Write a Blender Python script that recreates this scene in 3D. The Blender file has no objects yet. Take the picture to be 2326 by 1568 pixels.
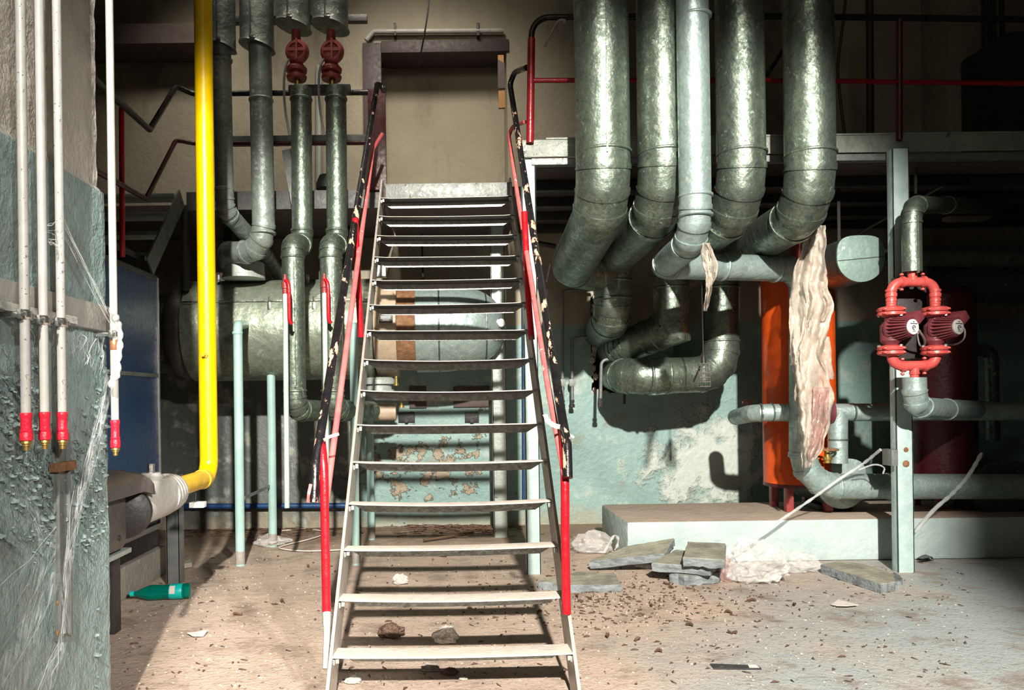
import bpy, bmesh, math, random
from mathutils import Vector, Matrix, noise
random.seed(7)
PI = math.pi
C = bpy.context.scene.collection
# ---------------------------------------------------------------- camera model
W_, H_ = 2326.0, 1568.0
F_ = 1700.0                       # focal length in pixels
PX, PY = 1020.0, 905.0            # principal point (the lens is shifted)
CH = 1.10                         # camera height
ROLL = math.radians(0.8)
cr, sr = math.cos(ROLL), math.sin(ROLL)

def at(x, y, z):
    """point at depth z seen at pixel x, y"""
    u, v = x - PX, y - PY
    return Vector(((u*cr - v*sr)*z/F_, z, CH - (u*sr + v*cr)*z/F_))
def onplane(x, y, h=0.0):
    """point at height h seen at pixel x, y"""
    u, v = x - PX, y - PY
    d = u*sr + v*cr
    return at(x, y, (CH - h)*F_/d)
def onside(x, y, X):
    """point on the plane X = const seen at pixel x, y"""
    u, v = x - PX, y - PY
    return at(x, y, X*F_/(u*cr - v*sr))
def S(px, z): return px*z/F_

cam = bpy.data.cameras.new('camera'); cam_o = bpy.data.objects.new('camera', cam); C.objects.link(cam_o)
cam.sensor_fit = 'HORIZONTAL'; cam.sensor_width = 36.0; cam.lens = 36.0*F_/W_
cam.shift_x = (W_/2 - PX)/W_; cam.shift_y = -(H_/2 - PY)/W_
cam.clip_start = 0.05; cam.clip_end = 100
cam_o.matrix_world = Matrix(((cr, sr*-1, 0, 0), (0, 0, -1, 0), (sr*1, cr, 0, CH), (0, 0, 0, 1)))
R3 = Matrix(((cr, -sr, 0), (0, 0, -1), (-sr, -cr, 0)))
# columns of the camera matrix: right, up, back
right = Vector((cr, 0, -sr)); up = Vector((sr, 0, cr)); back = Vector((0, -1, 0))
cam_o.matrix_world = Matrix(((right.x, up.x, back.x, 0), (right.y, up.y, back.y, 0), (right.z, up.z, back.z, CH), (0, 0, 0, 1)))
bpy.context.scene.camera = cam_o

# ---------------------------------------------------------------- materials
MATS = {}
class NT:
    def __init__(s, name):
        s.m = bpy.data.materials.new(name); s.m.use_nodes = True
        s.t = s.m.node_tree; s.n = s.t.nodes; s.l = s.t.links
        s.b = s.n['Principled BSDF']; MATS[name] = s.m
        s.co = s.n.new('ShaderNodeTexCoord').outputs['Object']
        s._bump = None
    def new(s, k, **kw):
        n = s.n.new(k)
        for a, v in kw.items(): setattr(n, a, v)
        return n
    def link(s, a, b): s.l.new(a, b)
    def mapping(s, scale=(1, 1, 1), loc=(0, 0, 0)):
        m = s.new('ShaderNodeMapping'); m.inputs['Scale'].default_value = scale; m.inputs['Location'].default_value = loc
        s.link(s.co, m.inputs['Vector']); return m.outputs['Vector']
    def noise(s, scale, detail=4, rough=.55, vec=None, dist=0):
        n = s.new('ShaderNodeTexNoise'); n.inputs['Scale'].default_value = scale; n.inputs['Detail'].default_value = detail
        n.inputs['Roughness'].default_value = rough; n.inputs['Distortion'].default_value = dist
        s.link(vec if vec else s.co, n.inputs['Vector']); return n.outputs['Fac']
    def voro(s, scale, feature='F1', out='Color', vec=None):
        n = s.new('ShaderNodeTexVoronoi'); n.feature = feature; n.inputs['Scale'].default_value = scale
        s.link(vec if vec else s.co, n.inputs['Vector']); return n.outputs[out]
    def ramp(s, fac, p0, p1, c0=0, c1=1):
        r = s.new('ShaderNodeMapRange'); r.clamp = True
        r.inputs['From Min'].default_value = p0; r.inputs['From Max'].default_value = p1
        r.inputs['To Min'].default_value = c0; r.inputs['To Max'].default_value = c1
        s.link(fac, r.inputs['Value']); return r.outputs['Result']
    def math(s, op, a, b=None, c=None):
        m = s.new('ShaderNodeMath', operation=op)
        for i, v in enumerate((a, b, c)):
            if v is None: continue
            if isinstance(v, (int, float)): m.inputs[i].default_value = v
            else: s.link(v, m.inputs[i])
        return m.outputs[0]
    def mix(s, fac, a, b):
        m = s.new('ShaderNodeMix', data_type='RGBA')
        for i, v in ((0, fac), (6, a), (7, b)):
            if isinstance(v, (int, float)): m.inputs[i].default_value = v
            elif isinstance(v, (tuple, list)): m.inputs[i].default_value = (*v, 1)
            else: s.link(v, m.inputs[i])
        return m.outputs[2]
    def xyz(s):
        n = s.new('ShaderNodeSeparateXYZ'); s.link(s.co, n.inputs[0]); return n.outputs
    def base(s, c):
        if isinstance(c, (tuple, list)): s.b.inputs['Base Color'].default_value = (*c, 1)
        else: s.link(c, s.b.inputs['Base Color'])
    def val(s, k, v):
        if isinstance(v, (int, float)): s.b.inputs[k].default_value = v
        else: s.link(v, s.b.inputs[k])
    def bump(s, h, dist=.01, strength=1):
        b = s.new('ShaderNodeBump'); b.inputs['Distance'].default_value = dist; b.inputs['Strength'].default_value = strength
        s.link(h, b.inputs['Height'])
        if s._bump: s.link(s._bump, b.inputs['Normal'])
        s._bump = b.outputs['Normal']
        s.link(b.outputs['Normal'], s.b.inputs['Normal'])

def paint(name, col, col2=None, rough=.45, metal=0, scale=14, chip=None, chip_at=.62, chip_scale=40, stretch=(1, 1, 1), bump=.002, spec=.5):
    k = NT(name)
    col2 = col2 or tuple(c*.7 for c in col)
    c = k.mix(k.ramp(k.noise(scale, 5), .35, .7), col, col2)
    if chip:
        f = k.noise(chip_scale, 6, .6, k.mapping(stretch))
        c = k.mix(k.ramp(f, chip_at, chip_at+.02), c, chip)
        k.bump(k.ramp(f, chip_at, chip_at+.02, 1, 0), .0015)
    k.base(c); k.val('Roughness', k.ramp(k.noise(scale*2.3, 4), .3, .7, rough-.08, rough+.12)); k.val('Metallic', metal)
    k.val('Specular IOR Level', spec)
    if bump: k.bump(k.noise(scale*4, 4), bump)
    return k.m

def galv(name, tint=(.31, .37, .30), dark=(.10, .128, .112), rough=.36, scale=70, metal=.84):
    k = NT(name)
    nn = k.new('ShaderNodeTexNoise'); nn.inputs['Scale'].default_value = 26; nn.inputs['Detail'].default_value = 3
    k.link(k.co, nn.inputs['Vector']); sc = k.new('ShaderNodeVectorMath', operation='SCALE'); sc.inputs['Scale'].default_value = .045
    mp = k.new('ShaderNodeVectorMath', operation='ADD'); k.link(k.co, mp.inputs[0])
    k.link(nn.outputs['Color'], sc.inputs[0]); k.link(sc.outputs[0], mp.inputs[1])
    v = k.new('ShaderNodeTexVoronoi'); v.inputs['Scale'].default_value = scale; k.link(mp.outputs[0], v.inputs['Vector'])
    sx = k.new('ShaderNodeSeparateColor'); k.link(v.outputs['Color'], sx.inputs[0])
    sp = sx.outputs[0]
    sp2 = k.math('MULTIPLY_ADD', k.noise(13, 5, .6), .9, k.math('MULTIPLY', sp, .32))
    c = k.mix(k.ramp(sp2, .32, .95), dark, tint)
    c = k.mix(k.ramp(k.noise(4, 5), .60, .78, 0, .28), c, (.16, .15, .12))
    fleck = k.ramp(k.math('MULTIPLY', sx.outputs[1], k.ramp(k.noise(7, 3), .42, .6)), .90, .93)
    c = k.mix(k.math('MULTIPLY', fleck, .55), c, (.62, .68, .60))
    k.base(c); k.val('Metallic', metal)
    k.val('Roughness', k.ramp(sp2, .3, 1.0, rough+.20, rough-.04))
    k.bump(k.noise(11, 4), .010); k.bump(sp, .0022)
    return k.m

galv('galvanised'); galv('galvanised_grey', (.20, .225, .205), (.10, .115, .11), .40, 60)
galv('galvanised_bright', (.46, .57, .55), (.26, .34, .33), .40, 52, .55)
galv('galvanised_mid', (.42, .47, .37), (.19, .225, .185), .40, 42, .68)
galv('galvanised_dull', (.34, .39, .36), (.20, .235, .22), .42, 55, .45)
galv('galvanised_cap', (.26, .36, .33), (.19, .27, .25), .58, 60, .4)
paint('yellow_paint', (.86, .56, .0), (.78, .47, .0), .32, chip=(.25, .16, .02), chip_at=.745, chip_scale=30, bump=.0006)
paint('yellow_old', (.72, .46, .03), (.55, .33, .04), .45, bump=.002)
paint('teal_pipe', (.34, .50, .47), (.27, .42, .40), .42, scale=8, bump=.001)
paint('pale_pipe', (.46, .57, .52), (.38, .48, .44), .4, scale=8, bump=.001)
paint('white_pipe', (.42, .41, .39), (.33, .32, .31), .38, chip=(.16, .14, .12), chip_at=.635, chip_scale=95, bump=.001)
paint('white_pipe_clean', (.45, .44, .42), (.37, .36, .34), .36, chip=(.2, .17, .13), chip_at=.72, chip_scale=90, bump=.001)
paint('red_sleeve', (.72, .015, .04), (.58, .01, .03), .38, bump=.004)
paint('mid_red', (.30, .010, .016), (.22, .008, .014), .32)
paint('dull_steel', (.085, .085, .082), (.06, .06, .058), .5)
paint('red_paint', (.50, .008, .018), (.36, .006, .013), .32, chip=(.75, .6, .55), chip_at=.72, chip_scale=45, stretch=(1, 1, .3))
paint('dark_red_paint', (.075, .007, .011), (.05, .005, .008), .36)
paint('pink_paint', (.72, .17, .16), (.58, .10, .11), .5, chip=(.78, .50, .46), chip_at=.63, chip_scale=16, stretch=(1, 1, .35))
paint('black_rail', (.008, .007, .009), (.014, .012, .014), .26, chip=(.62, .40, .29), chip_at=.580, chip_scale=22, stretch=(1.5, .5, .5))
paint('black_rail_plain', (.010, .009, .010), (.014, .012, .012), .3)
paint('dark_steel', (.05, .045, .045), (.035, .03, .032), .5, metal=.3)
paint('grey_steel', (.20, .21, .20), (.13, .14, .14), .45, metal=.25, chip=(.10, .06, .04), chip_at=.68, chip_scale=25)
paint('fascia', (.26, .28, .24), (.17, .19, .165), .42, scale=9, chip=(.10, .075, .06), chip_at=.66, chip_scale=14, bump=.006)
paint('pale_steel', (.42, .46, .43), (.32, .36, .34), .4, metal=.15, chip=(.16, .11, .08), chip_at=.68, chip_scale=30, bump=.003)
paint('post_teal', (.46, .58, .57), (.36, .47, .47), .45, chip=(.22, .10, .06), chip_at=.70, chip_scale=22, bump=.003)
paint('stringer', (.46, .41, .37), (.36, .32, .29), .42, metal=.2, scale=20, chip=(.2, .16, .14), chip_at=.68, chip_scale=30)
paint('brass', (.50, .34, .10), (.38, .24, .07), .35, metal=.8)
paint('chrome', (.72, .72, .70), (.55, .55, .54), .22, metal=.95, bump=0)
paint('rust', (.16, .075, .035), (.30, .15, .07), .7, scale=30, bump=.006)
paint('tan_paint', (.46, .36, .26), (.36, .27, .19), .5, chip=(.18, .09, .04), chip_at=.66, chip_scale=18)
paint('copper', (.48, .21, .11), (.36, .15, .08), .4, metal=.5)
paint('blue_panel', (.010, .040, .13), (.008, .033, .11), .38, bump=.0006)
paint('blue_pipe', (.012, .055, .17), (.01, .04, .12), .4)
paint('aluminium', (.55, .55, .54), (.45, .45, .44), .35, metal=.7)
paint('grey_cast', (.40, .39, .37), (.32, .31, .30), .42, bump=.003)
paint('dark_cast', (.10, .085, .08), (.07, .06, .058), .45, bump=.003)
paint('pump_red', (.56, .085, .075), (.46, .062, .055), .36, bump=.002)
paint('pump_dark', (.17, .035, .045), (.11, .025, .035), .38)
paint('valve_red', (.30, .05, .05), (.22, .035, .036), .4, bump=.003)
paint('orange_paint', (.66, .085, .008), (.55, .06, .006), .38, chip=(.1, .03, .02), chip_at=.75, chip_scale=12, bump=.001)
paint('white_plastic', (.82, .82, .80), (.72, .72, .7), .35, bump=0)
paint('label_dark', (.04, .04, .045), (.03, .03, .034), .4, bump=0)
paint('label_print', (.6, .6, .6), (.5, .5, .5), .5, bump=0)
paint('concrete', (.32, .29, .26), (.22, .20, .18), .85, scale=9, bump=.006)
for nm_, topc, sidec in (('concrete_slab', (.38, .36, .28), (.25, .28, .29)), ('slab_edge', (.16, .17, .17), (.22, .25, .27))):
    k = NT(nm_); geo = k.new('ShaderNodeNewGeometry'); sx = k.new('ShaderNodeSeparateXYZ'); k.link(geo.outputs['Normal'], sx.inputs[0])
    n2 = k.noise(9, 6, .62); n3 = k.noise(50, 5)
    tp = k.mix(k.ramp(n2, .35, .66), topc, tuple(v*.5 for v in topc))
    sd = k.mix(k.ramp(k.noise(14, 5, .6, k.mapping((1, 1, 3))), .4, .62), sidec, tuple(v*.5 for v in sidec))
    k.base(k.mix(k.ramp(sx.outputs[2], .45, .75), sd, tp)); k.val('Roughness', .9); k.bump(n2, .012); k.bump(n3, .006)
paint('wood', (.42, .21, .07), (.30, .14, .045), .6, scale=12)
paint('brown_tape', (.085, .055, .055), (.07, .045, .045), .5)
paint('door_brown', (.045, .026, .03), (.03, .018, .021), .55, bump=.002)
paint('cable_black', (.015, .014, .014), (.02, .018, .018), .5)
paint('cable_grey', (.25, .22, .21), (.18, .16, .15), .5)
paint('paper', (.68, .63, .58), (.58, .53, .48), .8)
paint('brown_paper', (.12, .065, .045), (.06, .032, .024), .6, bump=.01)
paint('red_wrapper', (.55, .03, .03), (.4, .02, .02), .4)
paint('leaf', (.13, .07, .04), (.08, .045, .028), .8)
paint('pink_pipe', (.50, .13, .10), (.4, .1, .08), .5)
paint('rubble', (.50, .46, .40), (.40, .36, .30), .9, bump=.01)

def plastic(name, col, alpha, rough=.22, var=.2, stain=None, bmp=.006):
    k = NT(name)
    f = k.noise(18, 5, .6, None, 1.2)
    c = k.mix(k.ramp(f, .4, .7), col, tuple(min(1, v*1.15) for v in col))
    if stain: c = k.mix(k.ramp(k.noise(5, 4), .60, .72, 0, .8), c, stain)
    k.base(c)
    k.val('Roughness', rough); k.val('Alpha', k.ramp(k.noise(7, 4), .3, .7, alpha-var, min(1, alpha+var)))
    k.val('Specular IOR Level', .8); k.val('Transmission Weight', .25)
    k.bump(k.noise(34, 4, .55, None, .8), bmp)
    return k.m
plastic('film', (.74, .65, .56), .58, .16, .18, (.34, .19, .12))
plastic('film_pink', (.56, .34, .31), .45)
plastic('bag', (.82, .80, .79), .34, .10, .2)
plastic('web', (.80, .83, .84), .42, .9, .1)
plastic('web_fine', (.80, .83, .84), .30, .9, .1)
k = NT('bottle_green'); k.base((.0, .36, .27)); k.val('Roughness', .06); k.val('Transmission Weight', .72); k.val('IOR', 1.25)
paint('bottle_label', (.0, .50, .46), (.0, .42, .40), .35, bump=0)
k = NT('glass'); k.base((.9, .92, .9)); k.val('Roughness', .05); k.val('Transmission Weight', .9)
k = NT('fluff'); k.base((.66, .62, .59)); k.val('Roughness', 1.0); k.val('Alpha', k.ramp(k.noise(60, 5), .3, .7, .3, .9))

# tread: worn pale paint under dust
k = NT('tread')
f = k.noise(16, 5); x = k.xyz()
c = k.mix(k.ramp(f, .35, .7), (.66, .59, .52), (.52, .46, .41))
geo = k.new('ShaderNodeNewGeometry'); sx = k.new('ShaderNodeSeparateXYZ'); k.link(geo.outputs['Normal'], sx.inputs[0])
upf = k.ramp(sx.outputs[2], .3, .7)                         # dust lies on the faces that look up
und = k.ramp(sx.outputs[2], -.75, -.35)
c2 = k.mix(und, (.035, .03, .03), k.mix(k.ramp(k.noise(40, 5), .35, .65), (.56, .58, .55), (.34, .36, .34)))  # undersides near black, flanges pale: shade and bounce light put into the colour
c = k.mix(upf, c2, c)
k.base(c); k.val('Roughness', k.ramp(upf, 0, 1, .36, .8)); k.val('Metallic', k.ramp(upf, 0, 1, .35, 0)); k.bump(k.noise(60, 5), .004)

# plaster walls: oil paint up to shoulder height, limewash above
def wallmat(name, low, low2, high, high2, line=1.76, patch=None, big=.012, bay=None):
    k = NT(name)
    X = k.xyz()
    n1 = k.noise(1.6, 6, .6); n2 = k.noise(6, 6, .6); n3 = k.noise(24, 5, .6)
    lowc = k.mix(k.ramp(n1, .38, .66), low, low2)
    if bay: lowc = k.mix(k.ramp(X[0], bay-.02, bay+.02, 1, 0), lowc, k.mix(k.ramp(n1, .38, .66), (.125, .14, .13), (.09, .10, .095)))  # left bay coloured darker, standing in for the shade on that wall
    lowc = k.mix(k.ramp(n2, .56, .68, 0, .55), lowc, (.50, .52, .46))
    lowc = k.mix(k.ramp(k.noise(3.1, 5), .60, .72, 0, .7), lowc, (.22, .16, .11))
    if patch:
        px, pz, pr = patch
        dx = k.math('SUBTRACT', X[0], px); dz = k.math('MULTIPLY', k.math('SUBTRACT', X[2], pz), 1.15)
        d = k.math('SQRT', k.math('ADD', k.math('MULTIPLY', dx, dx), k.math('MULTIPLY', dz, dz)))
        m = k.math('ADD', k.math('MULTIPLY', d, 1/pr), k.math('MULTIPLY', k.math('SUBTRACT', n2, .5), -3.2))
        pf = k.ramp(m, .62, 1.12, 1, 0)
        lowc = k.mix(pf, lowc, k.mix(n3, (.60, .63, .59), (.38, .43, .40)))
        k.bump(pf, .012)
    if patch:                                       # bare brown plaster where the paint has come off behind the stair
        dx = k.math('MULTIPLY', k.math('SUBTRACT', X[0], -.2), .8); dz = k.math('MULTIPLY', k.math('SUBTRACT', X[2], .50), 1.4)
        d = k.math('SQRT', k.math('ADD', k.math('MULTIPLY', dx, dx), k.math('MULTIPLY', dz, dz)))
        n4 = k.noise(8.5, 6, .65); m = k.math('ADD', k.math('MULTIPLY', d, 1.5), k.math('MULTIPLY', k.math('SUBTRACT', n4, .5), -5.0))
        pf = k.ramp(m, .12, .28, 1, 0)
        lowc = k.mix(pf, lowc, k.mix(n3, (.40, .34, .25), (.21, .15, .10))); k.bump(pf, .016)
    # damp tide near the ground
    lowc = k.mix(k.ramp(k.math('ADD', X[2], k.math('MULTIPLY', k.math('SUBTRACT', n2, .5), .5)), .02, .16, .6, 0), lowc, (.34, .28, .19))
    hi = k.mix(k.ramp(n1, .35, .68), high, high2)
    hi = k.mix(k.ramp(k.noise(2.2, 6, .65, k.mapping((1.5, 1, .5))), .55, .72, 0, .6), hi, tuple(v*.45 for v in high2))
    zz = k.math('ADD', X[2], k.math('MULTIPLY', k.math('SUBTRACT', n2, .5), .04))
    lf = k.ramp(zz, line-.008, line+.008)
    k.base(k.mix(lf, lowc, hi)); k.val('Roughness', k.ramp(lf, 0, 1, .5, .9))
    k.bump(n2, big); k.bump(n3, .004); k.bump(k.noise(90, 4), .0015)
    return k.m
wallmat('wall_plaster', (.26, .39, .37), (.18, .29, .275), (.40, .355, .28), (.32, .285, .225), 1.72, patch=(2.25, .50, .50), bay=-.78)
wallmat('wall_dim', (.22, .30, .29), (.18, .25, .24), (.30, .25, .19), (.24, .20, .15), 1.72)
# pillar paint
k = NT('pillar_paint')
X = k.xyz(); n2 = k.noise(9, 6, .6); n3 = k.noise(60, 4, .6); nm = k.noise(24, 5, .6)
sten = k.noise(70, 3, .5, k.mapping((1, 1, .6)), 1.2)
low = k.mix(k.ramp(n2, .38, .68), (.27, .36, .36), (.19, .27, .275))
low = k.mix(k.ramp(k.noise(3, 5), .55, .7, 0, .8), low, (.16, .185, .175))
hi = k.mix(k.ramp(k.noise(5, 5), .4, .7), (.56, .52, .47), (.42, .39, .35))
zz = k.math('ADD', X[2], k.math('MULTIPLY', k.math('SUBTRACT', n2, .5), .012))
lf = k.ramp(zz, 1.782, 1.788)
c = k.mix(lf, low, hi)
k.base(c); k.val('Roughness', k.ramp(lf, 0, 1, .42, .85))
k.bump(nm, .012); k.bump(sten, .0055); k.bump(n3, .003)
paint('peel', (.28, .36, .36), (.13, .175, .175), .65, scale=60, spec=.25)

# thin veil of spider web: streaks of thread with gaps
k = NT('veil'); k.base((.78, .81, .82)); k.val('Roughness', .95); k.val('Specular IOR Level', .1)
uv = k.new('ShaderNodeUVMap').outputs['UV']; mp = k.new('ShaderNodeMapping'); mp.inputs['Scale'].default_value = (26, 1.6, 1); k.link(uv, mp.inputs['Vector'])
mp2 = k.new('ShaderNodeMapping'); mp2.inputs['Scale'].default_value = (3, 3, 1); k.link(uv, mp2.inputs['Vector'])
sxu = k.new('ShaderNodeSeparateXYZ'); k.link(uv, sxu.inputs[0])
edge = k.ramp(k.math('ABSOLUTE', k.math('SUBTRACT', sxu.outputs[0], .5)), .25, .5, 1, 0)
al = k.math('MULTIPLY', k.ramp(k.noise(1, 4, .6, mp.outputs[0], .6), .44, .72, 0, .75), k.ramp(k.noise(1, 4, .6, mp2.outputs[0]), .35, .62, .15, 1))
k.val('Alpha', k.math('MULTIPLY', k.math('MULTIPLY', al, edge), .62))

# floor
k = NT('floor_dust')
X = k.xyz(); n1 = k.noise(1.3, 6, .6); n2 = k.noise(7, 6, .62); n3 = k.noise(45, 5, .65)
c = k.mix(k.ramp(n1, .35, .68), (.53, .41, .335), (.42, .32, .26))
c = k.mix(k.ramp(n2, .50, .70, 0, .7), c, (.34, .255, .20))
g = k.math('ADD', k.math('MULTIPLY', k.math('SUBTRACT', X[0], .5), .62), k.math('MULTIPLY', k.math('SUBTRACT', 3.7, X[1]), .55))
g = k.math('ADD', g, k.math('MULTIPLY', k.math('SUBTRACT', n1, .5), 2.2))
c = k.mix(k.ramp(g, .30, 1.15, 0, .95), c, (.34, .375, .38))       # blue-grey towards the near right, edge broken by noise
c = k.mix(k.ramp(k.math('ADD', X[1], k.math('MULTIPLY', n2, 1.2)), 5.9, 6.6, 0, .75), c, (.20, .13, .075))
c = k.mix(k.ramp(k.noise(3.4, 8, .68), .53, .66, 0, .75), c, (.22, .16, .125))
c = k.mix(k.ramp(k.noise(5, 7, .6, k.mapping((1, 3.2, 1)), 1.0), .60, .68, 0, .55), c, (.20, .145, .11))
c = k.mix(k.ramp(n3, .58, .68, 0, .85), c, (.15, .10, .075))
c = k.mix(k.ramp(k.noise(110, 3), .71, .74), c, (.85, .80, .74))
k.base(c); k.val('Roughness', .85); k.bump(n2, .012); k.bump(n3, .008); k.bump(k.noise(160, 3), .003)
# plinth: pale sides, dusty top
k = NT('plinth_paint')
geo = k.new('ShaderNodeNewGeometry'); sx = k.new('ShaderNodeSeparateXYZ'); k.link(geo.outputs['Normal'], sx.inputs[0])
n2 = k.noise(5, 6, .6)
side = k.mix(k.ramp(n2, .4, .7), (.46, .55, .54), (.37, .46, .46))
top = k.mix(k.ramp(n2, .35, .7), (.42, .33, .27), (.33, .26, .21))
k.base(k.mix(k.ramp(sx.outputs[2], .5, .8), side, top)); k.val('Roughness', .8); k.bump(k.noise(18, 6, .6), .012)
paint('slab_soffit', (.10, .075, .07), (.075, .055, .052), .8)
def M(n): return MATS[n]

# ---------------------------------------------------------------- mesh helpers
ORG = {}
def frame(d):
    d = d.normalized()
    a = Vector((0, 0, 1)) if abs(d.z) < .9 else Vector((1, 0, 0))
    u = d.cross(a).normalized(); return u, d.cross(u).normalized()

class B:
    """collects geometry in world coordinates for one mesh"""
    def __init__(s): s.bm = bmesh.new()
    def rings(s, rings, closed=True, cap0=True, cap1=True):
        bm = s.bm; vs = [[bm.verts.new(p) for p in r] for r in rings]
        n = len(rings[0])
        for a, b in zip(vs, vs[1:]):
            for i in range(n if closed else n-1):
                j = (i+1) % n
                try: bm.faces.new((a[i], a[j], b[j], b[i]))
                except ValueError: pass
        if closed:
            if cap0: bm.faces.new(list(reversed(vs[0])))
            if cap1: bm.faces.new(vs[-1])
        s.last = vs; return s
    def tube(s, pts, r, seg=14, cap=True, shape=None):
        pts = [Vector(p) for p in pts]
        rr = r if isinstance(r, (list, tuple)) else [r]*len(pts)
        d = [(b-a).normalized() for a, b in zip(pts, pts[1:])]
        u, v = frame(d[0]); rings = []
        for i, p in enumerate(pts):
            din = d[max(i-1, 0)]; dout = d[min(i, len(d)-1)]
            nrm = (din+dout)
            nrm = nrm.normalized() if nrm.length > 1e-6 else din
            ring = []
            for kk in range(seg):
                a = 2*PI*kk/seg
                q = 1.0 if shape is None else shape(a)
                o = (u*math.cos(a)+v*math.sin(a))*rr[i]*q
                dn = din.dot(nrm)
                o = o - din*(o.dot(nrm)/dn) if abs(dn) > .15 else o
                ring.append(p+o)
            rings.append(ring)
            if i < len(d)-1 or i > 0:
                if (dout-din).length > 1e-6:
                    q = din.rotation_difference(dout); u = q @ u; v = q @ v
        s.rings(rings, True, cap, cap); return s
    def ring_band(s, p, d, r, w, seg=28, t=.004):
        """a raised band round an axis"""
        d = Vector(d).normalized(); p = Vector(p)
        return s.tube([p-d*w/2, p-d*w*.3, p+d*w*.3, p+d*w/2], [r, r+t, r+t, r], seg)
    def lathe(s, p, d, prof, seg=24):
        """profile of (distance along d, radius)"""
        p = Vector(p); d = Vector(d).normalized()
        u, v = frame(d)
        rings = [[p+d*h+(u*math.cos(2*PI*i/seg)+v*math.sin(2*PI*i/seg))*max(r, 1e-4) for i in range(seg)] for h, r in prof]
        s.rings(rings); return s
    def box(s, a, b, bevel=0, rot=None, piv=None):
        """axis box between two corners"""
        a = Vector(a); b = Vector(b); c = (a+b)/2; h = (b-a)/2
        r = bmesh.ops.create_cube(s.bm, size=1)
        vs = r['verts']
        for v in vs: v.co = c+Vector((v.co.x*2*abs(h.x), v.co.y*2*abs(h.y), v.co.z*2*abs(h.z)))
        if rot is not None:
            pv = Vector(piv) if piv is not None else c
            for v in vs: v.co = pv+rot @ (v.co-pv)
        if bevel:
            es = list({e for v in vs for e in v.link_edges})
            bmesh.ops.bevel(s.bm, geom=es, offset=bevel, segments=2, affect='EDGES', profile=.6)
        return s
    def bar(s, p, q, w, h, upv=(0, 0, 1), bevel=0):
        """rectangular bar from p to q, w sideways, h along up"""
        p = Vector(p); q = Vector(q); d = (q-p).normalized()
        side = d.cross(Vector(upv)).normalized(); u = side.cross(d).normalized()
        def ring(c): return [c+side*w/2+u*h/2, c-side*w/2+u*h/2, c-side*w/2-u*h/2, c+side*w/2-u*h/2]
        vs = s.rings([ring(p), ring(q)]).last
        if bevel:
            es = list({e for r in vs for v in r for e in v.link_edges})
            bmesh.ops.bevel(s.bm, geom=es, offset=bevel, segments=1, affect='EDGES')
        return s
    def prism(s, poly, off):
        """polygon extruded by the vector off"""
        off = Vector(off); s.rings([[Vector(p) for p in poly], [Vector(p)+off for p in poly]]); return s
    def quad(s, *ps): s.bm.faces.new([s.bm.verts.new(Vector(p)) for p in ps]); return s
    def sphere(s, c, r, sub=2, scale=(1, 1, 1)):
        q = bmesh.ops.create_icosphere(s.bm, subdivisions=sub, radius=1)
        for v in q['verts']: v.co = Vector(c)+Vector((v.co.x*r*scale[0], v.co.y*r*scale[1], v.co.z*r*scale[2]))
        return s
    def build(s, name, mat, parent=None, org=None, smooth=True, angle=38):
        bm = s.bm
        bmesh.ops.recalc_face_normals(bm, faces=bm.faces)
        if parent is not None: o0 = ORG[parent]
        elif org is not None: o0 = Vector(org)
        else:
            xs = [v.co for v in bm.verts]
            lo = [min(v[i] for v in xs) for i in range(3)]; hi = [max(v[i] for v in xs) for i in range(3)]
            o0 = Vector(((lo[0]+hi[0])/2, (lo[1]+hi[1])/2, lo[2]))
        for v in bm.verts: v.co -= o0
        me = bpy.data.meshes.new(name); bm.to_mesh(me); bm.free()
        for m in (mat if isinstance(mat, (list, tuple)) else [mat]): me.materials.append(M(m))
        if smooth: me.shade_smooth(); me.set_sharp_from_angle(angle=math.radians(angle))
        o = bpy.data.objects.new(name, me); C.objects.link(o)
        if parent is not None: o.parent = parent
        else: o.location = o0
        ORG[o] = o0
        return o

def tag(o, label, cat, group=None, kind=None):
    if label and not 4 <= len(label.split()) <= 16: print('LABEL', len(label.split()), label)
    o['label'] = label; o['category'] = cat
    if group: o['group'] = group
    if kind: o['kind'] = kind
    return o
def thing(name, label, cat, loc, group=None):
    o = bpy.data.objects.new(name, None); C.objects.link(o); o.location = Vector(loc); o.empty_display_size = .05
    ORG[o] = Vector(loc); return tag(o, label, cat, group)
def struct(o): o['kind'] = 'structure'; return o
def lab(o, text): o['label'] = text; return o

def arc(pts, rad, n=3):
    """round the inner corners of a polyline: n mitred segments per bend"""
    pts = [Vector(p) for p in pts]; out = [pts[0]]
    rads = rad if isinstance(rad, (list, tuple)) else [rad]*(len(pts)-2)
    for i in range(1, len(pts)-1):
        a, p, b = pts[i-1], pts[i], pts[i+1]
        d0 = (a-p).normalized(); d1 = (b-p).normalized()
        ang = d0.angle(d1); r = rads[i-1]
        if r <= 0 or ang > PI-.05: out.append(p); continue
        t = min(r/math.tan(ang/2), (a-p).length*.48 if i > 1 else (a-p).length*.9, (b-p).length*.48 if i < len(pts)-2 else (b-p).length*.9)
        r = t*math.tan(ang/2)
        bis = (d0+d1).normalized(); c = p+bis*(r/math.sin(ang/2))
        s0 = p+d0*t-c; s1 = p+d1*t-c
        tot = s0.angle(s1); ax = s0.cross(s1).normalized()
        for k in range(n+1): out.append(c+Matrix.Rotation(tot*k/n, 3, ax) @ s0)
    out.append(pts[-1]); return out
def smooth_path(pts, n=6):
    """Catmull-Rom through the points"""
    p = [Vector(q) for q in pts]; p = [p[0]*2-p[1]]+p+[p[-1]*2-p[-2]]; out = []
    for i in range(1, len(p)-2):
        for k in range(n):
            t = k/n; a, b, c, d = p[i-1], p[i], p[i+1], p[i+2]
            out.append(.5*((2*b)+(c-a)*t+(2*a-5*b+4*c-d)*t*t+(3*b-a-3*c+d)*t**3))
    out.append(p[-2]); return out

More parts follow.
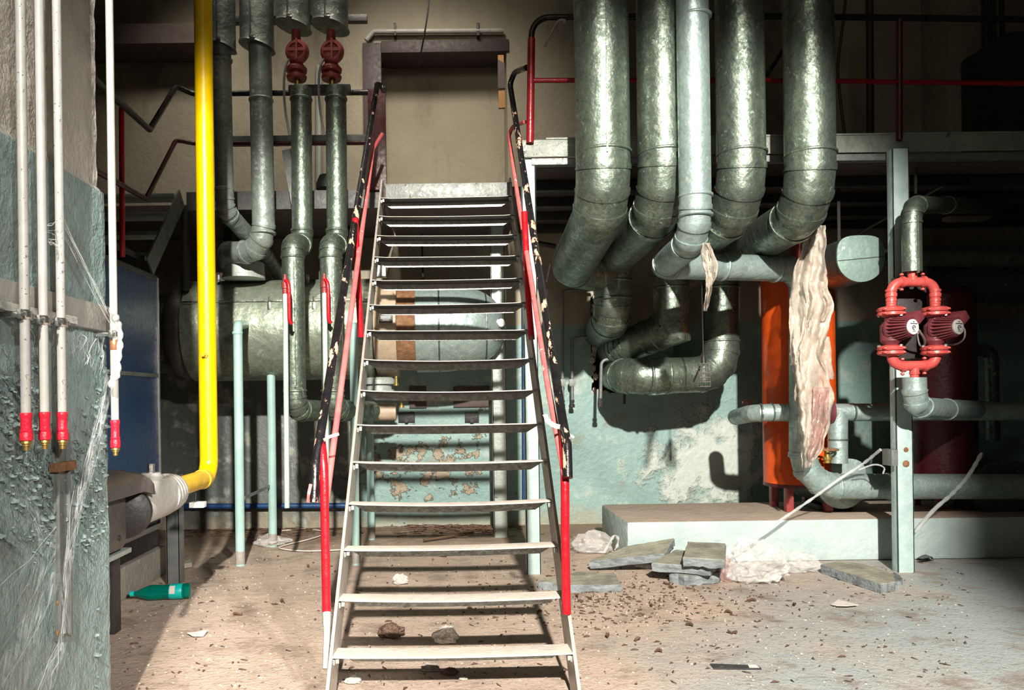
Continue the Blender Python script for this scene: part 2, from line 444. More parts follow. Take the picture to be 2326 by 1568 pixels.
def duct(name, label, cat, pts, r, mat, group=None, bend=None, n=3, seams=(), vseam=None, seg=36, band=.006, cap=True, skip=()):
    """sheet-metal duct with mitred bends and raised seam bands"""
    path = arc(pts, bend if bend is not None else r*1.1, n)
    t = thing(name, label, cat, path[-1] if path[-1].z < path[0].z else path[0], group)
    B().tube(path, r, seg, cap).build('pipe_wall', mat, t, angle=14)
    k = 0
    for i in range(1, len(path)-1):
        a, p, b = path[i-1], path[i], path[i+1]
        d0 = (p-a).normalized(); d1 = (b-p).normalized()
        if (d0-d1).length < .02 or i in skip: continue
        w = .007
        B().tube([p-d0*w, p, p+d1*w], r+.005, seg).build('seam_band', mat, t, angle=60)
    for (p, d) in seams:
        B().ring_band(p, d, r+.0005, .018, seg, .006).build('seam_band', mat, t, angle=60)
    if vseam:
        a, b = vseam
        B().bar(a, b, .009, .016, (0, 1, 0)).build('lock_seam', mat, t)
    return t
# ================================================================ setting
ZW = 6.45
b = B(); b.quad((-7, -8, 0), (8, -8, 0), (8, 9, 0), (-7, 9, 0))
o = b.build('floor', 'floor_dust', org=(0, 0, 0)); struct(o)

def wall_with_holes(name, mat, y, xs, zs, holes, thick=.35):
    """front face on a grid with openings; holes = {(i, j): (depth, back?)}"""
    b = B()
    for i in range(len(xs)-1):
        for j in range(len(zs)-1):
            x0, x1, z0, z1 = xs[i], xs[i+1], zs[j], zs[j+1]
            if (i, j) in holes:
                d = holes[(i, j)]
                b.quad((x0, y, z0), (x0, y+d, z0), (x0, y+d, z1), (x0, y, z1))
                b.quad((x1, y, z0), (x1, y, z1), (x1, y+d, z1), (x1, y+d, z0))
                b.quad((x0, y, z0), (x1, y, z0), (x1, y+d, z0), (x0, y+d, z0))
                b.quad((x0, y, z1), (x0, y+d, z1), (x1, y+d, z1), (x1, y, z1))
                b.quad((x0, y+d, z0), (x1, y+d, z0), (x1, y+d, z1), (x0, y+d, z1))
            else:
                b.quad((x0, y, z0), (x1, y, z0), (x1, y, z1), (x0, y, z1))
    return struct(b.build(name, mat, org=(0, 0, 0)))
hx0 = at(1342, 760, ZW).x; hx1 = at(1600, 760, ZW).x; hz1 = at(1450, 645, ZW).z; hz0 = at(1400, 893, ZW).z
dx0 = at(848, 300, ZW).x; dx1 = at(1153, 300, ZW).x; dz1 = at(1000, 96, ZW).z
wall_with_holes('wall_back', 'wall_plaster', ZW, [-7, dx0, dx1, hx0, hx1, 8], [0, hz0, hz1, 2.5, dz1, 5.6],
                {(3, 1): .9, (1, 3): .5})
# rough broken edge of the opening
b = B(); random.seed(3)
for q in range(26):
    p = Vector((hx0+random.uniform(-.01, .05), ZW+random.uniform(0, .03), hz0+(hz1-hz0)*q/26))
    b.sphere(p, random.uniform(.015, .035), 1, (1, .7, 1.2))
for q in range(16):
    b.sphere((hx0+(hx1-hx0)*q/16, ZW+.02, hz0+random.uniform(-.015, .012)), random.uniform(.012, .03), 1, (1.4, .7, 1))
struct(b.build('trim_1', 'rubble', smooth=False))
# bricked-up doorway panel
b = B(); b.box((dx0+.02, ZW+.36, 2.5), (dx1, ZW+.40, at(1000, 152, ZW+.36).z))
struct(b.build('door_1', 'wall_plaster', org=(0, 0, 0)))
b = B(); b.box((at(826, 300, ZW-.05).x, ZW-.05, 2.5), (at(868, 300, ZW-.05).x, ZW+.02, at(840, 97, ZW-.05).z), .004)
struct(b.build('trim_2', 'door_brown'))
b = B(); b.box((at(868, 300, ZW-.02).x, ZW-.02, at(1000, 118, ZW-.02).z), (dx1+.02, ZW+.3, dz1+.01), .004)
struct(b.build('trim_3', 'door_brown'))
b = B(); b.quad((-5.2, -8, 0), (-5.2, 9, 0), (-5.2, 9, 5.6), (-5.2, -8, 5.6))
struct(b.build('wall_left', 'wall_dim', org=(0, 0, 0)))
b = B(); b.quad((6.6, -8, 0), (6.6, -8, 5.6), (6.6, 9, 5.6), (6.6, 9, 0))
struct(b.build('wall_right', 'wall_dim', org=(0, 0, 0)))
b = B(); b.quad((-7, -8, 5.6), (-7, 9, 5.6), (8, 9, 5.6), (8, -8, 5.6))
struct(b.build('ceiling', 'wall_dim', org=(0, 0, 0)))
# column against the back wall, upper right
b = B(); b.box((at(2136, 200, 6.2).x, 6.1, 2.5), (at(2232, 200, 6.2).x, 6.45, 5.6), .02)
struct(b.build('trim_4', 'wall_plaster', org=(0, 0, 0)))
# dark roof beam over the left bay
b = B(); b.box((-5.2, 6.1, at(300, 112, 6.2).z), (at(455, 90, 6.2).x, 6.45, at(300, 68, 6.2).z))
struct(b.build('trim_5', 'slab_soffit', org=(0, 0, 0)))

# ---- near wall on the left, its side face runs away from the camera
XP = -1.117; YE = onside(244, 1000, XP).y
random.seed(5)
b = B(); ny, nz = 70, 190; y0 = .9; grid = []
for j in range(nz+1):
    z = 3.0*j/nz; row = []
    for i in range(ny+1):
        t = i/ny; y = y0+(YE-y0)*t
        hi = z > 1.785
        p = Vector((0, y*3.5, z*3.5)); n1 = noise.noise(p*2); n2 = noise.noise(p*6+Vector((5, 0, 0)))
        x = XP+(.004*n1+.0035*n2)*(1.6 if hi else .7)-(.012 if hi else 0)
        yy = y
        if i == ny: yy += (.010*noise.noise(Vector((3, 0, z*4)))+.006*noise.noise(Vector((9, 0, z*17))))*(1 if hi else .5)-(.050 if hi else 0)
        row.append(b.bm.verts.new((x, yy, z)))
    grid.append(row)
for j in range(nz):
    for i in range(ny):
        b.bm.faces.new((grid[j][i], grid[j][i+1], grid[j+1][i+1], grid[j+1][i]))
back_ = [b.bm.verts.new((XP-.9, r[-1].co.y, r[-1].co.z)) for r in grid]
for j in range(nz): b.bm.faces.new((grid[j][-1], back_[j], back_[j+1], grid[j+1][-1]))
b.quad((XP-.02, y0, 3), (XP-.02, YE-.06, 3), (XP-.02, YE-.06, 5.6), (XP-.02, y0, 5.6))
b.quad((XP-.02, YE-.06, 3), (XP-.9, YE-.06, 3), (XP-.9, YE-.06, 5.6), (XP-.02, YE-.06, 5.6))
b.quad((XP, -1.2, 0), (XP, y0, 0), (XP, y0, 5.6), (XP, -1.2, 5.6))
struct(b.build('wall_side', 'pillar_paint', org=(0, 0, 0), angle=50))

# peeling paint curls on it
random.seed(11)
b = B()
def peel(px, py, n, sx, sy, big=1.0):
    for _ in range(n):
        x = random.gauss(px, sx); y = random.gauss(py, sy)
        if x > 240 or y < 775 or y > 1560: continue
        c = onside(x, y, XP+.003)
        s = (.004+.015*random.random()**2)*big; a = random.uniform(0, 2*PI); lift = random.uniform(.3, 1.3)
        ex = Vector((0, math.cos(a), math.sin(a))); ey = Vector((0, -math.sin(a), math.cos(a)))
        st = []
        for k in range(4):                        # a curl: strip rolling off the wall
            q = k/3; ang = lift*q
            st.append((c+ey*s*q*math.cos(ang)*1.4+Vector((s*q*math.sin(ang)*1.2, 0, 0)), s*(.5-.25*q)*random.uniform(.7, 1.2)))
        vs = [(b.bm.verts.new(p-ex*w), b.bm.verts.new(p+ex*w*random.uniform(.6, 1.2))) for p, w in st]
        for (a0, a1), (b0, b1) in zip(vs, vs[1:]): b.bm.faces.new((a0, a1, b1, b0))
peel(35, 900, 190, 32, 60); peel(40, 1060, 170, 38, 70); peel(95, 1130, 130, 25, 60); peel(200, 1080, 230, 26, 75)
peel(205, 1190, 130, 22, 50); peel(230, 960, 90, 12, 60); peel(75, 1220, 60, 30, 30); peel(215, 1480, 16, 6, 40)
peel(120, 1000, 260, 90, 200, .55)
o = b.build('peeling_paint', 'peel', smooth=False)
tag(o, 'curled flakes of grey-blue paint peeling off the lower near wall on the left', 'paint flakes', kind='stuff')

# ================================================================ steel stair
def TZ(k): return 2.70+(k-1)*.161
def TH(k): return .171+(k-1)*.1616
st = thing('steel_staircase', 'open steel staircase with dusty treads and black handrails in the middle of the room', 'staircase', (0, 2.62, 0))
HW = .432
for sgn in (-1, 1):
    b = B(); t = .012; x = sgn*(HW+.006)
    p0 = Vector((x, 2.53, 0)); slope = Vector((0, .161, .1616)).normalized(); nrm = Vector((0, -slope.z, slope.y))
    # plate between a front edge and a rear edge line, cut level at the floor
    def L(off, z):  # point on the line parallel to the stair at normal offset off, height z
        base = Vector((x, TZ(1), TH(1)))+nrm*off; k = (z-base.z)/slope.z; return base+slope*k
    poly = [L(.012, .0), L(.012, 2.60), L(-.15, 2.60), L(-.15, 0)]
    b.prism([p-Vector((t/2, 0, 0)) for p in poly], (t, 0, 0))
    # thin outer flange
    b.build('stringer', 'stringer', st)
random.seed(21)
for k in range(1, 16):
    z, h = TZ(k), TH(k); b = B(); n = 14
    sag = random.uniform(.004, .012)*(1.0 if k < 9 else .35); tw = random.uniform(-.004, .004); d = .128
    top = []
    for i in range(n+1):
        t = i/n; x = -HW+2*HW*t
        e = 1 if i in (0, n) else 0
        y_off = -.0
        zz = h-sag*math.sin(PI*t)+tw*(t-.5)*2
        inner = 1 if .05 < t < .95 else 0
        fl = -.046 if inner else -.0135
        yf = .092
        prof = [(0, -.004), (.003, .0), (.02, .001), (d-.012, -.004), (d-.003, -.006), (d, -.012), (yf+.005, -.012), (yf+.005, fl), (yf, fl), (yf, -.0115), (.02, -.006), (.004, -.006)]
        if not inner: prof = [(py+(-.006 if py < .05 else 0), pz+(.003 if py < .1 else 0)) for py, pz in prof]
        top.append([Vector((x, z+py, zz+pz)) for py, pz in prof])
    b.rings(top)
    for sgn in (-1, 1):                           # bent-over end lugs
        x = sgn*(HW-.012)
        b.box((x-.004, z+.006, h-.026), (x+.009, z+.012, h-.006), .001)
        b.box((sgn*(HW-.002)-.003, z+.008, h-.032), (sgn*(HW-.002)+.003, z+.09, h-.012), .001)
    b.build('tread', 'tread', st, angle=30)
# landing nose plate
b = B(); b.box((at(876, 430, 5.06).x, 5.05, at(1000, 449, 5.05).z), (at(1163, 430, 5.06).x, 5.07, at(1000, 416, 5.05).z), .003)
b.build('nosing_plate', 'grey_steel', st)

# handrails, mid rails, posts
lh = [at(713, 1142, 2.80), at(716, 1065, 2.83), at(729, 980, 2.92), at(806, 490, 3.89), at(862, 160, 5.15)]
lh_s = arc([lh[0], lh[1], lh[2], lh[4], at(871, 206, 5.0)], [.06, .2, .03], 5)
B().tube(lh_s, .0185, 16).build('handrail', 'black_rail', st)
rh = [at(1290, 1086, 2.80), at(1288, 1010, 2.85), at(1277, 950, 2.95), at(1155, 170, 5.15), at(1196, 154, 4.75)]
B().tube(arc(rh, [.06, .2, .05], 5), .0185, 16).build('handrail', 'black_rail', st)
lm = [at(738, 1160, 2.83), at(800, 690, 3.52), at(847, 339, 4.9), at(868, 305, 5.0)]
B().tube(arc(lm, [.0, .04], 4), .013, 12).build('mid_rail', 'pink_paint', st)
rm = [at(1283, 1080, 2.83), at(1245, 880, 3.15), at(1180, 470, 4.25), at(1153, 292, 5.1), at(1192, 277, 4.75)]
B().tube(arc(rm, [0, 0, .04], 4), .013, 12).build('mid_rail', 'pink_paint', st)
def post(pts, r, m='red_paint'):
    return B().tube(pts, r, 14).build('rail_post', m, st)
zl = 2.80
post(smooth_path([at(742, 1392, 2.80), at(739, 1230, 2.82), at(735, 1060, 2.85), at(728, 985, 2.93)]), [.0165]*19)
lab(B().tube([at(738, 1520, 2.64), at(742, 1450, 2.70), at(742, 1392, 2.80)], [.009, .012, .0166], 10).build('post_foot', 'pale_steel', st), 'bare pale steel foot of the left post')
post(smooth_path([at(820, 766, 3.95), at(816, 690, 3.93), at(811, 590, 3.92), at(807, 495, 3.88)]), .0165)
post(smooth_path([at(1287, 1395, 2.80), at(1284, 1230, 2.82), at(1283, 1085, 2.84), at(1279, 960, 2.93)]), [.0165]*19)
post(smooth_path([at(1208, 772, 3.95), at(1201, 690, 3.93), at(1196, 590, 3.92), at(1191, 480, 3.88)]), .0165)

# ribbons of barrier tape tied to the rails
def ribbon(pts, w, label, mat='white_plastic', grp=None):
    p = smooth_path(pts, 5); b = B(); vs = []
    for i, q in enumerate(p):
        d = (p[min(i+1, len(p)-1)]-p[max(i-1, 0)]).normalized(); s = d.cross(Vector((0, 1, 0))).normalized()
        s = (s+Vector((0, .5*math.sin(i*.8), 0))).normalized()
        vs.append([q+s*w/2+Vector((0, .0012, 0)), q-s*w/2+Vector((0, .0012, 0)), q-s*w/2-Vector((0, .0012, 0)), q+s*w/2-Vector((0, .0012, 0))])
    b.rings(vs); return tag(b.build('tape_ribbon', mat), label, 'ribbon', grp)
ribbon([at(735, 1000, 2.86), at(750, 992, 2.82), at(770, 986, 2.86)], .012, 'short white ribbon tied across the left handrail and pink mid rail')
ribbon([at(706, 1100, 2.79), at(701, 1125, 2.77), at(700, 1142, 2.78)], .012, 'pink and white tape end dangling behind the left handrail tip', 'pink_paint')
ribbon([at(1238, 942, 2.92), at(1246, 958, 2.86), at(1262, 968, 2.88), at(1272, 970, 2.90)], .020, 'broad white ribbon end left of the right handrail')
ribbon([at(1284, 984, 2.90), at(1293, 988, 2.90), at(1304, 994, 2.92)], .010, 'thin white ribbon end right of the right handrail')

# ================================================================ right mezzanine
ZM = 4.62
mz = thing('mezzanine', 'grey steel mezzanine deck with toe plate and red and black guardrail on the right', 'mezzanine', (at(1212, 1305, 4.64).x, 4.64, 0))
xl = at(1186, 340, ZM).x; zt = at(1240, 314, ZM).z; zb = at(1240, 357, ZM).z; zc = at(1260, 373, ZM).z
b = B(); b.box((xl, ZM-.008, zb), (6.5, ZM+.0, zt-.012), .002)
b.box((at(1240, 330, ZM).x, ZM-.012, zt-.011), (6.5, ZM+.06, zt), .002); b.build('toe_plate', 'fascia', mz)
b = B(); b.box((at(1208, 365, ZM).x, ZM+.01, zc), (6.5, ZM+.07, zb-.001), .003); b.build('edge_channel', 'grey_steel', mz)
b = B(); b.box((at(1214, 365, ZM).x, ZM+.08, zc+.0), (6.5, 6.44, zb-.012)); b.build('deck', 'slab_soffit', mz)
for q in range(4):                                # soffit joists seen from below
    b = B(); y = 4.95+q*.42; b.box((at(1214, 365, ZM).x+.05, y, zc-.07), (6.5, y+.05, zc), .004); b.build('joist', 'dark_steel', mz)
B().lathe(at(1191, 342, ZM-.008), (0, -1, 0), [(0, .018), (.006, .018), (.006, .012), (.014, .011)], 8).build('bolt', 'grey_steel', mz)
def hpost(x0, x1, ytop, z, foot, m, name='support_post', lip=0):
    p = at((x0+x1)/2, foot, z); w = S(x1-x0, z); b = B()
    # channel section: web facing the room, two flanges going back
    b.box((p.x-w/2, z, 0), (p.x+w/2, z+.008, ytop), .001)
    b.box((p.x-w/2, z, 0), (p.x-w/2+.007, z+.06, ytop), .001)
    b.box((p.x+w/2-.007, z, 0), (p.x+w/2, z+.06, ytop), .001)
    return b.build(name, m, mz)
hpost(1197, 1229, zb, 4.64, 1300, 'post_teal')
hpost(2040, 2078, zb, 4.55, 1302, 'post_teal')
# rust patches where brackets were cut off the right post
for (x, y, r) in ((2058, 1022, .016), (2058, 1054, .022)):
    lab(B().lathe(at(x, y, 4.55), (0, -1, 0), [(0, r), (.003, r*.9), (.004, r*.5)], 10).build('weld_scar', 'rust', mz), 'rusty scar')
b = B(); b.box(at(2004, 1056, 4.60), at(2040, 1022, 4.50), .003); b.build('bracket_stub', 'grey_steel', mz)
# guardrail
zr = 4.60
B().tube([at(1204, 325, zr), at(1207, 88, zr)], .0235, 16).build('guard_post', 'mid_red', mz)
B().tube(arc([at(1207, 88, zr), at(1208, 40, zr), at(1330, 39, zr), at(1700, 36, zr), at(2326, 44, zr), at(2500, 46, zr)], [.11, 0, 0, 0], 8), .0185, 16).build('guard_top_rail', 'black_rail_plain', mz)
lab(B().tube([at(1207, 183, zr), at(1700, 182, zr), at(2500, 192, zr)], .0145, 12).build('guard_mid_rail', 'mid_red', mz), 'red mid rail')
B().tube([at(2043, 318, zr), at(2043, 42, zr)], .018, 12).build('guard_post', 'dark_red_paint', mz)
b = B(); b.box(at(1450, 320, zr+.03), at(1464, 38, zr+.06), .002); b.build('guard_post', 'black_rail_plain', mz)
B().tube([at(1742, 172, zr+.02), at(1792, 92, zr+.02)], .012, 10).build('guard_brace', 'black_rail_plain', mz)

b = B(); b.box((at(2288, 200, 5.6).x, 5.6, at(1240, 350, ZM).z), (6.4, 6.3, at(2300, 66, 5.6).z), .06)
tag(b.build('deck_casing', 'dark_steel'), 'big dark casing standing on the mezzanine at the far right edge', 'casing')

# ================================================================ left gantry with a short stair
ZG = 5.42
gn = thing('gantry', 'dark steel gantry behind the round ducts at upper left', 'gantry', (at(422, 660, ZG).x, ZG, 1.6))
b = B(); b.box((at(424, 440, ZG).x, ZG-.008, at(500, 478, ZG).z), (at(872, 440, ZG).x, ZG, at(500, 436, ZG).z), .002)
b.build('toe_plate', 'dull_steel', gn)
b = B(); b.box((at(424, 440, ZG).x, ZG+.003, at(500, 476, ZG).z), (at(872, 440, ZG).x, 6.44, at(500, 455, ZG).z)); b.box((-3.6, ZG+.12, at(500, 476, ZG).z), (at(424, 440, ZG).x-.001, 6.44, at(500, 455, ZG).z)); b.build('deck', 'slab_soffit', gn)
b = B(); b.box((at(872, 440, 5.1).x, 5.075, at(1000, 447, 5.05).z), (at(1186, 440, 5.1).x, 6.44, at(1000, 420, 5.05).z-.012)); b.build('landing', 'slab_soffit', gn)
lx = at(372, 195, 5.3)
tr = [at(236, 200, 4.05), at(340, 295, 4.75), at(400, 196, 5.35), at(438, 213, 5.40), at(872, 210, 5.40)]
B().tube(arc([at(150, 122, 3.3)]+tr, [0, .05, .05, .08], 5), .0195, 14).build('top_rail', 'black_rail_plain', gn)
mr = [at(150, 350, 3.6), at(332, 452, 4.75), at(400, 318, 5.35), at(440, 326, 5.40), at(872, 324, 5.40)]
lab(B().tube(arc(mr, [.05, .05, .08], 5), .0155, 12).build('middle_rail', 'dark_red_paint', gn), 'dark red middle rail')
b = B(); b.box(at(528, 331, 5.45), at(838, 308, 5.48), .002); b.build('flat_rail', 'grey_steel', gn)
b = B(); b.box(at(838, 432, 5.38), at(876, 205, 5.42), .004); lab(b.build('end_post', 'dark_red_paint', gn), 'broad dark red end post')
B().tube([at(278, 585, 4.40), at(276, 246, 4.42)], .0155, 12).build('rail_post', 'red_paint', gn)
B().tube([at(420, 662, 5.5), at(422, 478, 5.5)], .030, 14).build('hanger_post', 'dark_steel', gn)
b = B(); b.bar(at(652, 340, 5.30), at(676, 475, 5.25), .075, .008, (0, 1, 0)); b.build('gusset_bar', 'grey_steel', gn)
# little stair down to the lower landing
xs0 = at(262, 480, 5.2).x-.45; b_z = [(440, 5.32), (482, 5.17), (525, 5.02), (573, 4.86)]
for i, (y, z) in enumerate(b_z):
    xe = at((395, 384, 366, 345)[i], y, z).x; q = at(300, y, z)
    b = B(); b.box((xs0, z, q.z-.028), (xe, z+.15, q.z), .003); b.build('step', 'pale_steel', gn)
b = B(); b.bar(at(412, 450, 5.34), at(340, 606, 4.75), .012, .13, (0, 0, 1)); b.build('stringer', 'grey_steel', gn)
b = B(); zl = at(300, 583, 4.86).z; b.box((xs0, 3.2, zl-.05), (at(336, 590, 4.80).x-.02, 4.80, zl-.012)); b.build('lower_landing', 'dark_steel', gn)
o = B().lathe(at(744, 430, 5.6), (0, 0, 1), [(0, .085), (.04, .085), (.10, .06), (.11, .03)], 14).build('junction_box', 'cable_black')
tag(o, 'black box on the gantry deck between two vertical ducts', 'box')
# ================================================================ big ducts on the right
zd = 4.2
def vert(x0, x1, z, top=5.5): return at((x0+x1)/2, 390, z), S(x1-x0, z)/2
GR = 'five galvanised ducts coming down in front of the mezzanine'
def straight_down(p, top=5.55): return Vector((p.x, p.y, top))
# first, widest duct
c1 = at(1371, 468, zd); e1 = at(1300, 604, 5.30)
d1 = duct('ventilation_duct', 'widest galvanised duct, leftmost of the row, bending back beside the staircase', 'duct',
     [straight_down(c1), c1, e1, e1+Vector((.35, .25, -.02))], S(61, zd), 'galvanised', GR, bend=[.24, .10], n=3, skip=(4, 5, 6, 7),
     seams=[(at(1371, 350, zd), (0, 0, 1))], vseam=(at(1379, 345, zd-S(61, zd)), at(1377, -60, zd-S(61, zd))))
c2 = at(1507, 470, zd); e2 = at(1393, 588, 5.5); k2 = at(1392, 722, 5.5)
duct('ventilation_duct', 'second galvanised duct from the left, swinging back and down into the wall opening', 'duct',
     [straight_down(c2), c2, e2, k2, at(1350, 770, 6.95)], S(43, zd)*1.28, 'galvanised', GR, bend=[.24, .10, .2], n=3,
     seams=[(at(1507, 350, zd), (0, 0, 1)), (at(1392, 640, 5.5), (0, 0, 1)), (at(1392, 680, 5.5), (0, 0, 1))],
     vseam=(at(1538, 345, zd-.13), at(1536, -60, zd-.13)))
c3 = at(1580, 541, 4.0); e3 = at(1508, 603, 4.66)
h3 = at(1823, 612, 4.95); v3 = at(1823, 1105, 4.95)
duct('ventilation_duct', 'slim galvanised duct before the row, turning sideways behind the hanging plastic film', 'duct',
     [straight_down(c3), c3, e3, h3, v3, at(2420, 1106, 4.97)], .0835, 'galvanised_bright', GR, bend=[.17, .09, .12, .22], n=3,
     seams=[(at(1577, 40, 4.0), (0, 0, 1)), (at(1580, 446, 4.0), (0, 0, 1)), (at(1580, 490, 4.0), (0, 0, 1)), (at(1640, 607, 4.77), (h3-e3)),
            (at(1760, 611, 4.89), (h3-e3)), (at(1823, 1036, 4.95), (0, 0, 1)), (at(1900, 1105, 4.95), (1, 0, 0)), (at(2018, 1105, 4.95), (1, 0, 0))])
c4 = at(1685, 470, 4.25); e4 = at(1523, 600, 5.60); k4 = at(1525, 745, 5.6)
duct('ventilation_duct', 'fourth duct from the left, dropping to a sharp mitred corner at the wall opening', 'duct',
     [straight_down(c4), c4, e4, k4, at(1412, 790, 5.95), at(1372, 800, 7.0)], S(53, 4.25), 'galvanised', GR, bend=[.24, .10, .0, .16], n=3,
     seams=[(at(1685, 350, 4.25), (0, 0, 1)), (at(1523, 655, 5.6), (0, 0, 1)), (at(1470, 767, 5.77), at(1412, 790, 5.95)-k4), (at(1495, 757, 5.69), at(1412, 790, 5.95)-k4)],
     vseam=(at(1704, 345, 4.25-.12), at(1700, -60, 4.25-.12)))
c5 = at(1841, 478, 4.25); e5 = at(1638, 600, 5.75); k5 = at(1637, 850, 5.75)
duct('ventilation_duct', 'rightmost duct of the row, its far end turning left along the wall opening', 'duct',
     [straight_down(c5), c5, e5, k5, at(1425, 856, 5.62), at(1380, 850, 7.0)], S(54, 4.25), 'galvanised', GR, bend=[.24, .10, .18, .18], n=3,
     seams=[(at(1841, 352, 4.25), (0, 0, 1)), (at(1637, 655, 5.75), (0, 0, 1)), (at(1637, 775, 5.75), (0, 0, 1)), (at(1475, 855, 5.65), (1, 0, 0)), (at(1515, 854, 5.67), (1, 0, 0))],
     vseam=(at(1866, 352, 4.25-.12), at(1863, -60, 4.25-.12)))

# rods hanging on the ducts and the little capped sampling pipes on the wall
def rod(name, label, cat, pts, r, mat, group=None, seg=8):
    return tag(B().tube(pts, r, seg).build(name, mat), label, cat, group)
rod('hook_rod', 'thin dark rod hanging beside the end of the widest duct', 'rod', [at(1250, 600, 5.25), at(1241, 642, 5.2)], .006, 'cable_black')
gs = 'capped grey sampling pipes on the wall'
def sampler(pts, label, nut=True):
    p = arc(pts, .05, 5); t = thing('sampling_pipe', label, 'pipe', p[-1], gs)
    B().tube(p, .0135, 10).build('tube', 'grey_steel', t)
    e = p[-1]
    B().lathe(e+Vector((0, 0, .035)), (0, 0, -1), [(0, .019), (.022, .019), (.024, .014), (.035, .014), (.036, .021), (.065, .021)], 8).build('end_cap', 'dark_steel', t)
    if nut: B().lathe(e+Vector((0, 0, .21)), (0, 0, -1), [(0, .025), (.02, .030), (.045, .030), (.06, .022)], 6).build('union_nut', 'pale_steel', t)
sampler([at(1345, 658, 6.35), at(1277, 660, 6.35), at(1278, 918, 6.35)], 'tallest grey sampling pipe with a square hook top, nearest the stair')
sampler([at(1370, 765, 6.33), at(1299, 767, 6.33), at(1300, 918, 6.33)], 'middle grey sampling pipe with a union nut')
sampler([at(1405, 816, 6.0), at(1366, 817, 6.0), at(1364, 915, 6.0)], 'pale sampling pipe hooked out of the lower left of the wall opening', False)
rod('drain_stub', 'short dark pipe stub under the lowest duct', 'pipe', [at(1418, 890, 6.2), at(1418, 918, 6.2)], .012, 'dark_steel')
rod('wall_pipe', 'dark pipe with a socket running into the widest duct under the deck', 'pipe', [at(1195, 548, 6.2), at(1262, 560, 6.2)], .022, 'dark_steel')

# caged hand lamp hanging on its cable
lp = at(1602, 852, 4.9); t = thing('inspection_lamp', 'wire caged hand lamp hanging on a long black cable before the ducts', 'lamp', lp)
B().tube(smooth_path([at(1592, 575, 4.72), at(1594, 640, 4.8), at(1596, 740, 4.88), at(1598, 815, 4.9)], 4), .004, 6).build('cable', 'cable_black', t)
B().lathe(at(1598, 808, 4.9), (0, 0, -1), [(0, .008), (.02, .014), (.05, .018), (.055, .012)], 12).build('handle', 'cable_black', t)
b = B(); x0, x1 = at(1588, 850, 4.9).x, at(1610, 850, 4.9).x; z1, z0 = at(1600, 826, 4.9).z, at(1600, 878, 4.9).z
for x in (x0, x0+(x1-x0)/2, x1):
    for y in (4.875, 4.925): b.tube([(x, y, z0), (x+.004, y, z1)], .0022, 6)
for q in range(6):
    z = z0+(z1-z0)*q/5
    b.tube([(x0, 4.875, z), (x1, 4.875, z), (x1, 4.925, z), (x0, 4.925, z), (x0, 4.875, z)], .0022, 6)
b.build('cage', 'chrome', t)
b = B(); b.lathe(at(1599, 832, 4.9), (0, 0, -1), [(0, .010), (.03, .016), (.09, .016), (.10, .006)], 12); b.build('bulb', 'glass', t)
b = B(); b.bar(at(1591, 832, 4.93), at(1576, 868, 4.94), .004, .035, (0, 1, 0)); b.build('reflector_flap', 'dark_steel', t)

# ================================================================ hanging plastic film
def drape(name, rows, z, label, mat='film', nu=34, amp=.045, cat='plastic sheet', seed=1):
    rnd = random.Random(seed); b = B(); vs = []
    for j in range(len(rows)-1):
        (ya, ca, wa), (yb, cb, wb) = rows[j], rows[j+1]; n = max(3, int((yb-ya)/6))
        for k in range(n+(1 if j == len(rows)-2 else 0)):
            t = k/n; s_ = t*t*(3-2*t); y = ya+(yb-ya)*t; c = ca+(cb-ca)*s_; w = wa+(wb-wa)*s_
            row = []
            for i in range(nu+1):
                u = i/nu*2-1
                ph = noise.noise(Vector((u*1.5+seed*7, y*.008, 2)))*3
                f = math.sin(u*3.1+ph*1.1+y*.006)*amp*.9+noise.noise(Vector((u*2.2+y*.006, y*.012, seed)))*amp*1.1
                f += .6*amp*abs(noise.noise(Vector((u*3+y*.012, y*.02, seed+9))))
                f += .022*abs(noise.noise(Vector((u*3.5+y*.03, y*.035-u, seed*2))))+.012*abs(noise.noise(Vector((u*8-y*.05, y*.07+u*3, seed*3))))
                xx = c+w*(u+.16*math.sin(u*3+ph)*(1-u*u))+5*noise.noise(Vector((u*1.5, y*.022, seed+4)))+2*noise.noise(Vector((u*4, y*.09, seed+5)))
                row.append(b.bm.verts.new(at(xx, y, z+f)))
            vs.append(row)
    for a, c in zip(vs, vs[1:]):
        for i in range(nu): b.bm.faces.new((a[i], a[i+1], c[i+1], c[i]))
    o = b.build(name, mat, angle=75); m = o.modifiers.new('thickness', 'SOLIDIFY'); m.thickness = .002
    return tag(o, label, cat)
zf = 4.60
t = thing('plastic_sheet', 'long strip of cloudy torn plastic film hanging from the rightmost big duct', 'plastic sheet', at(1835, 1060, zf))
def drape_part(name, rows, z, mat, **kw):
    o = drape(name, rows, z, '', mat, **kw); o0 = ORG[o]
    for a in ('label', 'category'): del o[a]
    o.parent = t; o.location = o0-ORG[t]; return o
drape_part('upper_film', [(512, 1852, 20), (560, 1848, 27), (620, 1838, 38), (700, 1838, 44), (780, 1836, 42), (830, 1830, 34)], zf, 'film', amp=.05, seed=2)
drape_part('fold_film', [(640, 1850, 26), (690, 1862, 30), (740, 1852, 30), (800, 1838, 30), (850, 1845, 36), (900, 1848, 44), (960, 1850, 34), (1010, 1846, 26), (1063, 1834, 12)], zf-.05, 'film', amp=.04, seed=4)
drape_part('lower_film', [(770, 1826, 32), (850, 1832, 32), (905, 1832, 22)], zf-.02, 'film', amp=.035, seed=6)
drape_part('pink_film', [(880, 1862, 22), (940, 1862, 20), (1000, 1850, 16), (1040, 1842, 8)], zf-.08, 'film_pink', amp=.02, seed=8)
drape_part('corner_flap', [(655, 1868, 10), (690, 1880, 14), (700, 1878, 8), (730, 1868, 8)], zf-.04, 'film', amp=.015, seed=9, nu=8)
